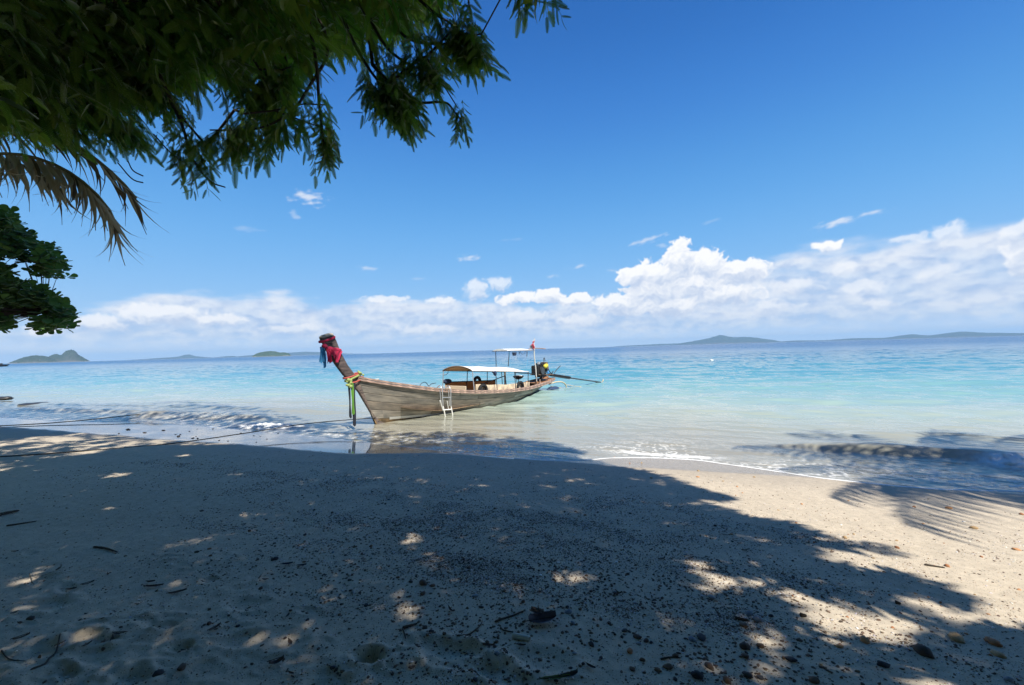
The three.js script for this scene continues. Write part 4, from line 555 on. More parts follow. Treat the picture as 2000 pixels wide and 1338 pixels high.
// boughs that reach out into the sky: points in the photograph's pixels with a distance; leaves sit along the last part
const boughs = [
  [[[205, -80, 4.6], [290, 100, 4.4], [330, 190, 4.2], [356, 250, 4.1], [378, 318, 4.0], [412, 362, 3.95], [440, 374, 3.9]], .35, .72, 24, .6],
  [[[560, -60, 5.0], [640, 90, 4.6], [600, 190, 4.2], [565, 245, 4.0], [500, 282, 3.85], [410, 292, 3.75]], .35, 1, 46, .75],
  [[[590, -40, 4.8], [618, 130, 4.2], [624, 215, 3.9], [630, 265, 3.8], [632, 318, 3.75]], .30, 1, 24, .62],
  [[[640, -40, 5.0], [700, 110, 4.5], [745, 185, 4.2], [770, 215, 4.0], [790, 232, 4.0]], .35, 1, 70, .85],
  [[[720, 60, 4.6], [765, 190, 4.2], [820, 204, 4.1], [872, 206, 4.05], [888, 225, 4.0], [904, 246, 4.0]], .72, 1, 9, .6],
  [[[700, -60, 5.2], [790, 80, 4.7], [850, 105, 4.5], [900, 112, 4.4], [935, 122, 4.3]], .25, 1, 46, .85],
  [[[760, -60, 5.0], [850, 30, 4.6], [880, 52, 4.5], [900, 88, 4.4]], .35, 1, 22, .8],
  [[[700, -10, 4.8], [760, 110, 4.4], [820, 160, 4.2], [850, 172, 4.1]], .3, 1, 34, .85],
  [[[880, -120, 4.6], [905, -40, 4.3], [914, 0, 4.2], [918, 36, 4.2]], .72, 1, 4, .7],
  [[[1010, -200, 4.4], [1022, -90, 4.0], [1034, -40, 3.9], [1052, -8, 3.85]], .62, 1, 12, .75],
  [[[150, -40, 5.0], [235, 110, 4.7], [280, 180, 4.5], [318, 215, 4.4]], .35, 1, 36, .72],
  [[[330, -40, 5.2], [430, 110, 4.8], [490, 190, 4.5], [520, 232, 4.4]], .35, 1, 44, .8],
  [[[60, 20, 5.2], [120, 150, 4.9], [175, 225, 4.7], [225, 262, 4.6], [245, 275, 4.6]], .35, 1, 36, .72],
  [[[420, -40, 5.5], [520, 60, 5.0], [560, 150, 4.6], [545, 205, 4.4]], .35, 1, 40, .8],
  [[[-60, 120, 5.2], [20, 200, 4.9], [70, 246, 4.7], [110, 262, 4.6]], .3, 1, 34, .75],
];
const bare = [[[300, 262, 4.1], [335, 300, 4.0], [360, 318, 3.95]], [[250, 315, 4.3], [262, 335, 4.2], [280, 344, 4.2]], [[230, 318, 4.3], [262, 352, 4.2], [280, 357, 4.2]], [[555, 250, 4.0], [545, 268, 4.0], [553, 284, 3.95]]];
const boughGeo = [], hubsA = [], hubsB = [];
reseed(303);
for (const [pts, f0, f1, n, size] of boughs) {
  const w = pts.map(([x, y, d], i) => at(x, y - (n > 33 ? 38 : 8) * i / (pts.length - 1), d)), c = new THREE.CatmullRomCurve3(w, false, 'centripetal');
  for (let i = 0; i < 24; i++) boughGeo.push(bar(c.getPoint(i / 24), c.getPoint((i + 1) / 24), .014 * (1 - i / 30) + .002, 5, .014 * (1 - (i + 1) / 30) + .002));
  hubsA.push(c.getPoint(0));
  for (let i = 0; i < n; i++) { const f = Math.min(1, lerp(f0, f1, Math.sqrt((i + rnd()) / n))), p = c.getPoint(f), tg = c.getTangent(f), spread = .34 * (1 - .72 * f) * (size > .7 ? 1 : .6); const o = V(gauss(), gauss() * .5 - .2, gauss()).multiplyScalar(spread); p.add(o); leavesA.push([p, tg.clone().multiplyScalar(.8).add(V(gauss() * .7, -.45 + gauss() * .3, gauss() * .7)).normalize(), size * rr(.85, 1.15), c.getPoint(Math.max(0, f - .05))]); }
}
for (const pts of bare) { const w = pts.map(([x, y, d]) => at(x, y, d)), g = tube(w, .0045, 12, 4); boughGeo.push(g.toNonIndexed()); }

function growTree(name, label, root, lean, leaves, extraHubs, trunkR, extraGeo, seedN) {
  reseed(seedN);
  const o = base(name, [root[0], ground(root[0], root[1], false) - .05, root[1]]); tag(o, label, 'tree'); const org = o.position.clone();
  // limbs grow from the top of the trunk: each hub of leaves joins the nearest limb point that lies nearer the trunk
  const top = V(...lean), nodes = [{ p: org.clone(), up: -1, n: 0 }, { p: org.clone().lerp(top, .35).add(V(.12, .1, -.1)), up: 0, n: 0 }, { p: org.clone().lerp(top, .7).add(V(-.1, .1, .1)), up: 1, n: 0 }, { p: top, up: 2, n: 0 }];
  const hubs = extraHubs.slice(); for (let i = 0; i < leaves.length; i += 11) hubs.push(leaves[i][0].clone().add(V(0, .12, 0)));
  hubs.sort((a, b) => a.distanceTo(top) - b.distanceTo(top));
  for (const h of hubs) {
    let best = 3, bd = 1e9; const dt = h.distanceTo(top); for (let i = 3; i < nodes.length; i++) { const d = nodes[i].p.distanceTo(h) + .25 * Math.max(0, nodes[i].p.distanceTo(top) - dt * .8); if (d < bd) { bd = d; best = i; } }
    const a = nodes[best].p, len = a.distanceTo(h); let prev = best; const k = Math.max(1, Math.min(5, Math.round(len / .55)));
    for (let j = 1; j <= k; j++) { const q = a.clone().lerp(h, j / k); if (j < k) q.add(V(gauss(), gauss() * .6 + .5, gauss()).multiplyScalar(len * .05)); nodes.push({ p: q, up: prev, n: 0 }); prev = nodes.length - 1; }
    for (let i = prev; i >= 0; i = nodes[i].up) nodes[i].n++;
  }
  const rad = (n) => Math.min(trunkR, .0034 * Math.pow(n + 1, .52)), limbs = [], twigs = [];
  for (let i = 1; i < nodes.length; i++) { const m = nodes[i], u = nodes[m.up], r = i < 4 ? trunkR * (1 - .1 * i) : rad(m.n), r0 = i < 4 ? trunkR * (1 - .1 * (i - 1)) * (i === 1 ? 1.25 : 1) : Math.min(rad(u.n), r * 1.5); if (m.p.distanceTo(u.p) < .01) continue; (r > .03 ? limbs : twigs).push(bar(u.p, m.p, r0, r > .06 ? 12 : r > .02 ? 6 : 4, r)); }
  const put = (list) => merge(list).translate(-org.x, -org.y, -org.z);
  mesh('trunk', put(limbs), bark, o);
  const b = mesh('branches', put(twigs.concat(extraGeo)), darkTwig, o); b.userData.kind = 'stuff';
  // sprigs: the 300 that show largest are parts of their own, the rest one part
  const dir = V(0, 0, 0), mats = [], show = [];
  for (const L of leaves) {
    if (L[1]) dir.copy(L[1]); else { dir.copy(L[0]).sub(top); dir.y *= .3; dir.normalize().multiplyScalar(.55).add(V(gauss(), gauss() * .4 - .3, gauss())).normalize(); }
    const q = new THREE.Quaternion().setFromRotationMatrix(new THREE.Matrix4().makeBasis(dir.clone(), V(0, 1, 0).addScaledVector(dir, -dir.y).normalize(), dir.clone().cross(V(0, 1, 0).addScaledVector(dir, -dir.y).normalize()))).multiply(new THREE.Quaternion().setFromAxisAngle(V(1, 0, 0), gauss() * .5));
    const s = L[2], pos = L[0].clone().addScaledVector(dir, -.15 * s).sub(org), m = new THREE.Matrix4().compose(pos, q, V(s, s, s)), px = seen(L[0]);
    show.push([px && inPoly([[-30, -30], [2030, -30], [2030, 700], [-30, 700]], px[0], px[1]) ? s / px[2] + (L[1] ? .25 : 0) : 0, m]);
  }
  show.sort((a, b2) => b2[0] - a[0]);
  const tones = [leafMat('green_leaf', .13, .27, .024, .6), leafMat('dark_green_leaf', .09, .20, .022, .55), leafMat('yellow_green_leaf', .22, .33, .028, .6)];
  let n = 0; for (; n < 300 && n < show.length && show[n][0] > 0; n++) { const l = mesh('leaf_sprig', SPRIGS[n % 4], tones[Math.floor(rnd() * 2.5)], o); l.matrix.copy(show[n][1]); l.matrix.decompose(l.position, l.quaternion, l.scale); }
  for (let k = 0; k < 4; k++) for (const fine of [true, false]) { const mine = show.slice(n).filter((e, i) => i % 4 === k && (e[0] > 0) === fine); if (!mine.length) continue; const im = new THREE.InstancedMesh(fine ? SPRIGS[k] : COARSE[k], tones[0], mine.length); mine.forEach(([, m], i) => { im.setMatrixAt(i, m); const v = rr(.6, 1.35); im.setColorAt(i, rgb(v * rr(.8, 1.5), v, v * .9)); }); im.name = 'foliage'; im.castShadow = im.receiveShadow = true; im.userData.kind = 'stuff'; o.add(im); }
  console.log(name, leaves.length, hubs.length, nodes.length); return o;
}
growTree('feathery_tree', 'overhanging feathery leaved tree filling the upper left of the picture', [-8.2, 1.5], [-6.2, 5.0, -.6], leavesA, hubsA, .30, boughGeo, 404);
growTree('shade_tree', 'feathery leaved tree behind the beach that shades the near sand', [4.4, 6.5], [2.6, 5.2, 3.2], leavesB, [], .28, [], 505);

// ---------------------------------------------------------------- broad-leaved tree at the left edge: dark round leaves in whorls
reseed(606);
{
  const root = [-21.5, -13.2], o = base('broad_leaf_tree', [root[0], ground(root[0], root[1], false) - .05, root[1]]); tag(o, 'dark tree with rounded leaves leaning in at the left edge above the sea', 'tree'); const org = o.position.clone();
  const shapes = [[[-300, 380], [0, 402], [30, 425], [42, 450], [60, 462], [75, 475], [100, 478], [118, 505], [132, 530], [138, 545], [120, 550], [95, 545], [75, 548], [80, 560], [95, 572], [110, 580], [128, 600], [140, 615], [145, 635], [120, 645], [85, 650], [55, 640], [70, 622], [45, 605], [28, 622], [12, 640], [-20, 645], [-300, 660]]], holes = [[12, 510, 11, 7], [32, 517, 7, 7], [45, 537, 12, 6], [50, 617, 16, 9], [8, 607, 9, 9], [88, 552, 20, 5]];
  // one obovate leaf, pointing along +x, slightly cupped
  const leaf = (() => { const w = [[0, .005], [.12, .02], [.3, .045], [.5, .075], [.7, .092], [.85, .084], [.95, .05], [1, .005]], p = [], ix = []; for (const [t, h] of w) { const x = t * .175; p.push(x, .018 * t * t - .01, -h * .72, x, -.012 * t, 0, x, .018 * t * t - .01, h * .72); } for (let i = 0; i < w.length - 1; i++) { const a = i * 3; ix.push(a, a + 1, a + 3, a + 1, a + 4, a + 3, a + 1, a + 2, a + 4, a + 2, a + 5, a + 4); } const g = new THREE.BufferGeometry(); g.setAttribute('position', new THREE.Float32BufferAttribute(p, 3)); g.setIndex(ix); g.computeVertexNormals(); return g; })();
  const lm = leafMat('round_leaf', .085, .18, .03, .3), list = [], limbs = [], twig = [];
  const fork = V(-17.2, 5.2, -12.6); for (const [a, b, r0, r1] of [[org, V(-20.8, 2.6, -13.1), .26, .21], [V(-20.8, 2.6, -13.1), V(-19.4, 4.2, -13), .21, .16], [V(-19.4, 4.2, -13), fork, .16, .11], [fork, V(-13.6, 5.5, -12.2), .10, .04], [V(-19.4, 4.2, -13), V(-16.4, 4.0, -12.6), .10, .06], [V(-16.4, 4.0, -12.6), V(-13.0, 3.6, -12.1), .06, .025], [fork, V(-15.5, 7, -11.5), .08, .03]]) limbs.push(bar(a, b, r0, 10, r1));
  const arms = [[fork, V(-13.6, 5.5, -12.2)], [V(-16.4, 4.0, -12.6), V(-13.0, 3.6, -12.1)], [fork, V(-15.5, 7, -11.5)]];
  let made = 0;
  for (let t = 0; t < 60000 && made < 1700; t++) {
    const px = rr(-260, 148), py = rr(385, 655); if (!inPoly(shapes[0], px, py)) continue; if (holes.some(([x, y, a, b]) => ((px - x) / (a + 9)) ** 2 + ((py - y) / (b + 8)) ** 2 < 1)) continue;
    const c = at(px, py, rr(16.2, 18.4)); made++;
    const near = arms.map(([a, b]) => { const d = b.clone().sub(a), k = clamp(c.clone().sub(a).dot(d) / d.lengthSq(), .1, 1); return a.clone().addScaledVector(d, k); }).sort((a, b) => a.distanceTo(c) - b.distanceTo(c))[0]; if (made % 3 === 0 && near.distanceTo(c) < 2.2) twig.push(bar(near, c, .016, 4, .006));
    const axis = V(gauss() * .7 + .3, .8, gauss() * .7 + .3).normalize(), e1 = axis.clone().cross(V(.3, .2, 1)).normalize(), e2 = axis.clone().cross(e1), n = 5 + Math.floor(rnd() * 4), a0 = rnd() * 6;
    for (let k = 0; k < n; k++) { const a = a0 + k * 6.283 / n + rr(-.3, .3), d = e1.clone().multiplyScalar(Math.cos(a)).addScaledVector(e2, Math.sin(a)).addScaledVector(axis, rr(-.15, .5)).normalize(), y = axis.clone().addScaledVector(d, -axis.dot(d)).normalize(), s = rr(.8, 1.25); list.push([at(px, py, 17).distanceTo(c), new THREE.Matrix4().compose(c.clone().addScaledVector(d, .03).sub(org), new THREE.Quaternion().setFromRotationMatrix(new THREE.Matrix4().makeBasis(d, y, d.clone().cross(y))), V(s, s, s)), px, c]); }
  }
  list.sort((a, b) => a[3].distanceTo(camera.position) - b[3].distanceTo(camera.position) + (a[2] < 0 ? 50 : 0) - (b[2] < 0 ? 50 : 0));
  mesh('trunk', merge(limbs).translate(-org.x, -org.y, -org.z), bark, o); mesh('twigs', merge(twig).translate(-org.x, -org.y, -org.z), darkTwig, o).userData.kind = 'stuff';
  list.slice(0, 300).forEach(([, m]) => { const l = mesh('leaf', leaf, lm, o); m.decompose(l.position, l.quaternion, l.scale); });
  const rest = list.slice(300), im = new THREE.InstancedMesh(leaf, lm, rest.length); rest.forEach(([, m], i) => { im.setMatrixAt(i, m); const v = rr(.7, 1.2); im.setColorAt(i, rgb(v, v, v)); }); im.name = 'foliage'; im.castShadow = im.receiveShadow = true; im.userData.kind = 'stuff'; o.add(im);
  // a leafy outer crown past the frame, over the shallows
  const more = [], e = new THREE.Euler(); for (let i = 0; i < 5200; i++) { const p = V(rr(-25, -13.8), rr(6.2, 10.5), rr(-18, -8)); const q = seen(p); if (q) continue; p.sub(org); e.set(rr(-.6, .6), rr(0, 6.28), rr(-.5, .5)); const s = rr(1, 1.8); more.push(new THREE.Matrix4().compose(p, new THREE.Quaternion().setFromEuler(e), V(s, s, s))); }
  for (let i = 0; i < 9000; i++) { const k = rr(1.2, 6.5), p = at(rr(-120, 150), rr(380, 660), rr(16, 18.6)).addScaledVector(SUN, k), q = seen(p); if (q && !inPoly(LEAFY, q[0], q[1] - 20)) continue; p.sub(org); e.set(rr(-.5, .5), rr(0, 6.28), rr(-.5, .5)); const s = rr(1.1, 1.9); more.push(new THREE.Matrix4().compose(p, new THREE.Quaternion().setFromEuler(e), V(s, s, s))); }
  const im2 = new THREE.InstancedMesh(leaf, lm, more.length); more.forEach((m, i) => im2.setMatrixAt(i, m)); im2.name = 'foliage'; im2.castShadow = im2.receiveShadow = true; im2.userData.kind = 'stuff'; o.add(im2);
}

// ---------------------------------------------------------------- coconut palms
const frondGreen = leafMat('green_palm_leaflet', .075, .12, .03, .28), frondDry = leafMat('dry_palm_leaflet', .50, .42, .27, .25), frondBrown = leafMat('brown_palm_leaflet', .17, .125, .07, .2), rachisMat = new THREE.MeshStandardMaterial({ name: 'frond_stalk', color: rgb(.20, .17, .07), roughness: .7 });
function leaflet(len, wid, droop, curl = 0) {                // a ribbon along +x that bends down; folded along its middle
  return grid((u, v) => { const w = wid * Math.sin(Math.min(1, .15 + u * 1.0) * Math.PI * .93) * (1 - .3 * u), q = v - .5, a = droop * u; return [len * u * Math.cos(a * .6) , -len * u * Math.sin(a * .6) + Math.abs(q) * w * .5, q * w + curl * Math.sin(u * 5) * .02]; }, 6, 2);
}
const LEAFLET = [leaflet(.76, .055, .7), leaflet(.70, .05, 1.0, 1), leaflet(.82, .058, .5, .5)];
function frondMatrices(c, n, scale, hang) {                  // leaflets on both sides of a curve: matrices for LEAFLET
  const out = [];
  for (let i = 0; i < n; i++) for (const s of [-1, 1]) {
    const f = .12 + .88 * (i + .5 * rnd()) / n, p = c.getPointAt(Math.min(.999, f)), tg = c.getTangentAt(Math.min(.999, f)), side = tg.clone().cross(V(0, 1, 0)).normalize().multiplyScalar(s), d = side.multiplyScalar(.9 * (1 - hang)).addScaledVector(tg, .38 + .6 * f * f).add(V(gauss() * .08, -.12 - hang * rr(.7, 1.5), gauss() * .08)).normalize(), up = hang > .5 ? tg.clone().cross(d) : V(0, 1, 0).addScaledVector(d, -d.y); up.add(V(gauss() * .25, 0, gauss() * .25)).addScaledVector(d, -up.dot(d)); if (up.lengthSq() < .01) up.set(1, 0, 0).addScaledVector(d, -d.x); up.normalize();
    const k = scale * (1 - .45 * f * f) * (.6 + .6 * Math.min(1, f * 3)) * rr(.85, 1.1); out.push(new THREE.Matrix4().compose(p, new THREE.Quaternion().setFromRotationMatrix(new THREE.Matrix4().makeBasis(d, up, d.clone().cross(up))), V(k, k, k)));
  }
  return out;
}
function palmTrunk(a, b, r) { const pts = []; for (let i = 0; i <= 6; i++) { const t = i / 6; pts.push(a.clone().lerp(b, t).add(V(0, 0, .35 * Math.sin(t * 3)))); } const g = tube(pts, r, 60, 14), p = g.attributes.position; for (let i = 0; i < p.count; i++) { const ring = Math.floor(i / 15), t = ring / 60, c = new THREE.CatmullRomCurve3(pts).getPoint(t), k = (1.25 - .45 * t) * (1 + .05 * (ring % 2)) + .5 * Math.exp(-t * 16); p.setXYZ(i, c.x + (p.getX(i) - c.x) * k, c.y + (p.getY(i) - c.y), c.z + (p.getZ(i) - c.z) * k); } g.computeVertexNormals(); return g; }
function palm(label, root, head, nFrond, len, seedN) {
  reseed(seedN);
  const o = base('coconut_palm', [root[0], ground(root[0], root[1], false) - .05, root[1]]); tag(o, label, 'palm tree'); const org = o.position.clone(), H = V(...head).sub(org);
  mesh('trunk', palmTrunk(V(0, 0, 0), H, .13), bark, o);
  for (let i = 0; i < nFrond; i++) {
    const az = i * 2.39996 + rr(-.2, .2), el = lerp(1.25, -.55, i / nFrond) + rr(-.1, .1), L = len * rr(.85, 1.1) * (.8 + .2 * Math.cos(el)), pts = []; let d = V(Math.cos(az) * Math.cos(el), Math.sin(el), Math.sin(az) * Math.cos(el)), p = H.clone();
    for (let k = 0; k <= 8; k++) { pts.push(p.clone()); p = p.clone().addScaledVector(d, L / 8); d.y -= .16 + .05 * Math.max(0, el); d.normalize(); }
    const wp = pts[8].clone().add(org); if (seen(wp) || seen(pts[5].clone().add(org))) continue;
    const c = new THREE.CatmullRomCurve3(pts), ms = frondMatrices(c, 44, L / 4.2 * 1.1, .12 + .25 * Math.max(0, -el));
    const fr = mesh('frond', tube(pts, .022, 20, 6), rachisMat, o); const geo = merge(ms.map((m, k) => LEAFLET[k % 3].clone().applyMatrix4(m))); mesh('leaflets', geo, i > nFrond - 4 ? frondBrown : frondGreen, fr).userData.kind = 'stuff';
  }
  return o;
}
const leftPalm = palm('coconut palm at the left edge with pale drooping fronds under the feathery leaves', [-15.5, -4.6], [-12.6, 6.0, -6.9], 13, 3.6, 707);
{ // its fronds that hang into the picture
  const org = leftPalm.position, H = V(-12.6, 6.0, -6.9); reseed(808);
  for (const [pix, mat2, hang, n, sc, dry] of [[[[-60, 322, 9.2], [40, 322, 8.6], [110, 343, 8.3], [170, 382, 8.0], [212, 428, 7.9], [228, 462, 7.9]], frondDry, .78, 130, 1.25, 1], [[[-20, 262, 9.4], [70, 268, 8.9], [140, 298, 8.6], [205, 345, 8.4], [246, 384, 8.3], [266, 408, 8.3]], frondBrown, .55, 84, 1.15, 0], [[[-160, 300, 9.6], [-60, 318, 9.2], [30, 338, 8.9], [90, 366, 8.7], [125, 396, 8.6]], frondBrown, .8, 70, 1.1, 1]]) {
    const pts = [H.clone(), ...pix.map(([x, y, d]) => at(x, y - 20, d))].map((p) => p.sub(org)), c = new THREE.CatmullRomCurve3(pts, false, 'centripetal'), fr = mesh('frond', tube(pts, .02, 40, 6), rachisMat, leftPalm);
    frondMatrices(c, n, sc, hang).forEach((m, i) => { const l = mesh('leaflet', LEAFLET[i % 3], rnd() < (dry ? .85 : .3) ? frondDry : rnd() < .5 ? frondBrown : mat2, fr); m.decompose(l.position, l.quaternion, l.scale); });
  }
}
palm('tall coconut palm whose crown throws fan shaped shade on the waterline at right', [13.8, 2.6], [11.2, 8.4, -1.0], 36, 4.6, 909);

// ---------------------------------------------------------------- the thicket behind the beach, at the photographer's back
{
  reseed(1301); const list = [], e = new THREE.Euler();
  for (let i = 0; i < 7000; i++) { const x = rr(-18, 13), d = rr(0, 3.5), z = 8.6 + d + .9 * noise(x * .4, 2) - .25 * Math.abs(x + 2) * .3, top = 6.2 + 1.6 * noise(x * .3, 7) - .3 * d, y = ground(x, z, false) + top * Math.pow(rnd(), .8); e.set(rr(-.7, .7), rr(0, 6.28), rr(-.7, .7)); const s = rr(1.4, 2.6); list.push(new THREE.Matrix4().compose(V(x, y, z), new THREE.Quaternion().setFromEuler(e), V(s, s, s))); }
  const im = new THREE.InstancedMesh(COARSE[1], leafMat('thicket_leaf', .07, .15, .025, .3), list.length); list.forEach((m, i) => im.setMatrixAt(i, m)); im.name = 'thicket'; im.castShadow = im.receiveShadow = true; scene.add(im); tag(im, 'green thicket along the back of the beach', 'thicket', null, 'stuff');
}
// ---------------------------------------------------------------- stones, shells, twigs and litter on the sand
reseed(1201);
function stone(n, flat) { const g = mergeVertices(new THREE.IcosahedronGeometry(1, 2).deleteAttribute('normal').deleteAttribute('uv')), p = g.attributes.position; for (let i = 0; i < p.count; i++) { const v = V(p.getX(i), p.getY(i), p.getZ(i)), k = (1 + .34 * noise(v.x * 1.3 + n * 7, v.y * 1.3 + v.z * 1.1 + n) + .26 * noise(v.x * 2.6 + n, v.z * 2.6 - v.y * 2)) * Math.min(1, .88 / Math.max(Math.abs(v.x * .8 + v.z * .5 + v.y * .2), Math.abs(v.z * .9 - v.x * .4), Math.abs(v.x * .3 - v.y * .9 + v.z * .2), .1)); p.setXYZ(i, v.x * k * 1.15, v.y * k * flat, v.z * k * .85); } g.computeVertexNormals(); return g; }
const STONES = [stone(1, .55), stone(2, .45), stone(3, .7), stone(4, .35), stone(5, .6), stone(6, .8), stone(7, .5)];
const CHIPS = [0, 1, 2].map((n) => { const g = mergeVertices(new THREE.IcosahedronGeometry(1, 0).deleteAttribute('normal').deleteAttribute('uv')), p = g.attributes.position; for (let i = 0; i < p.count; i++) p.setXYZ(i, p.getX(i) * rr(.7, 1.4), p.getY(i) * rr(.25, .5), p.getZ(i) * rr(.5, 1)); g.computeVertexNormals(); return g; });
const stoneMat = (name, r, g, b, rough = .85) => new THREE.MeshStandardMaterial({ name, color: rgb(r, g, b), roughness: rough, bumpMap: grainRelief, bumpScale: .002 });
const SM = { brown: [stoneMat('brown_stone', .10, .065, .045), stoneMat('dark_brown_stone', .06, .045, .036), stoneMat('umber_stone', .14, .085, .05)], black: [stoneMat('black_stone', .028, .03, .034), stoneMat('charcoal_stone', .045, .045, .05)], grey: [stoneMat('grey_stone', .24, .26, .28), stoneMat('blue_grey_stone', .17, .20, .24)], rust: [stoneMat('rust_stone', .34, .15, .065), stoneMat('orange_stone', .48, .25, .12), stoneMat('ochre_stone', .40, .27, .14)], shell: [stoneMat('shell', .70, .69, .66, .5)] };
const LAB = {
  brown: ['small brown stone lying on the shaded sand', 'brown stones on the shaded sand'], black: ['small black stone lying on the shaded sand', 'black stones on the shaded sand'], grey: ['smooth grey pebble lying on the shaded sand', 'grey pebbles on the shaded sand'],
  rust: ['rust orange stone lying on the sunlit or half shaded sand at right', 'rust orange stones on the sand at right'], shell: ['white shell fragment lying on the sand', 'white shell fragments on the sand'], wet: ['dark stone lying on the wet sand left of the boat', 'dark stones on the wet sand'],
};
function putStone(px, py, wide, kind, lab = kind) {            // wide: width in the photograph's pixels
  const p = onGround(px, py), d = p.distanceTo(camera.position), r = Math.min(.05, wide / 2 / PF * d * (kind === 'rust' ? .42 : lab === 'wet' ? .5 : .54)), k = Math.floor(rnd() * STONES.length), list = SM[kind], m = mesh(kind === 'shell' ? 'shell' : 'pebble', STONES[k], list[Math.floor(rnd() * list.length)]);
  m.position.set(p.x, p.y + r * .22, p.z); m.scale.setScalar(r); m.rotation.set(rr(-.2, .2), rr(0, 6.28), rr(-.2, .2)); return tag(m, LAB[lab][0], kind === 'shell' ? 'shell' : 'stone', LAB[lab][1]);
}
// the ones that can be picked out one by one
for (const [x, y, w, k] of [[537, 1093, 18, 'black'], [928, 1165, 17, 'grey'], [915, 1110, 12, 'brown'], [826, 1141, 24, 'brown'], [845, 1145, 15, 'brown'], [826, 1160, 18, 'brown'], [830, 1228, 16, 'brown'], [715, 1182, 14, 'black'], [940, 1186, 14, 'black'], [1008, 1143, 13, 'brown'], [984, 1155, 13, 'brown'], [1110, 1196, 20, 'grey'], [1155, 1260, 18, 'black'], [1220, 1232, 17, 'black'], [1245, 1245, 22, 'brown'], [1262, 1252, 16, 'brown'], [1352, 1250, 22, 'grey'], [1370, 1246, 28, 'black'], [1480, 1212, 22, 'grey'], [1463, 1200, 20, 'grey'], [1452, 1222, 22, 'brown'], [1390, 1168, 18, 'grey'], [1230, 1273, 26, 'rust'], [1122, 1278, 12, 'grey'], [1320, 1282, 16, 'brown'], [1305, 1304, 24, 'brown'], [1285, 1310, 18, 'brown'], [1385, 1303, 22, 'brown'], [1362, 1322, 30, 'black'], [1420, 1330, 22, 'brown'], [1460, 1320, 24, 'brown'], [1455, 1265, 26, 'brown'], [1485, 1262, 18, 'brown'], [1455, 1282, 20, 'brown'], [1235, 1308, 18, 'brown'], [1255, 1290, 14, 'brown'], [1485, 1325, 16, 'black'], [1200, 1157, 12, 'grey'], [705, 1232, 0, 'grey'], [310, 1318, 20, 'black'], [355, 1308, 22, 'brown'], [650, 1305, 16, 'black'], [60, 1210, 16, 'brown'], [1803, 1277, 36, 'brown'], [1940, 1257, 34, 'rust'], [1868, 1248, 40, 'rust'], [1690, 1253, 30, 'rust'], [1640, 1263, 20, 'rust'], [1725, 1300, 24, 'black'], [1545, 1290, 24, 'black'], [1590, 1330, 24, 'brown'], [1950, 1280, 30, 'rust'], [1970, 1330, 16, 'grey']]) if (w) putStone(x, y, w, k);
for (const [x, y, w] of [[1364, 920, 10], [1363, 932, 13], [1272, 934, 12], [1473, 932, 10], [1440, 951, 9], [1437, 968, 6], [1450, 963, 7], [1412, 940, 9], [1429, 1044, 12], [1555, 1022, 10], [1566, 985, 9], [1657, 978, 7], [1751, 1057, 9], [1853, 993, 16], [1902, 1032, 18], [1985, 1074, 16], [1752, 1070, 14], [1650, 1050, 15], [1590, 1060, 9], [1785, 990, 9], [1803, 1023, 8], [1917, 1088, 8], [1990, 1152, 9], [1837, 1178, 8], [1600, 1130, 9], [1548, 1165, 9], [1412, 972, 8], [1520, 997, 8], [1476, 1050, 8], [1667, 1043, 8], [1705, 1090, 10], [1850, 1106, 14], [1230, 905, 7], [1200, 893, 6], [1253, 904, 7], [1995, 1005, 12], [1887, 1238, 9], [1930, 1200, 8]]) putStone(x, y, w, 'rust');
for (let i = 0; i < 26; i++) putStone(rr(230, 560), rr(838, 864), rr(4, 8), 'black', 'wet');
let count = 0; for (let t = 0; t < 4000 && count < 150; t++) {
  const x = rr(330, 1600), y = 960 + 378 * Math.pow(rnd(), .9), c = 900 + (y - 1150) * .55, w = Math.exp(-(((x - c) / 380) ** 2)) * (.3 + .9 * sstep(-.1, .3, noise(x / 90, y / 40))); if (rnd() > w || (y < 1290 && y > 1225 && x < 760)) continue;
  const k = rnd(); putStone(x, y, rr(7, 13) * (.6 + .6 * (y - 900) / 400), k < .62 ? 'brown' : k < .8 ? 'black' : k < .93 ? 'grey' : 'shell'); count++;
}
for (let i = 0; i < 30; i++) { const x = rr(1500, 1990), y = rr(1000, 1320); putStone(x, y, rr(5, 9) * (.6 + .6 * (y - 900) / 400), rnd() < .75 ? 'rust' : 'shell'); }
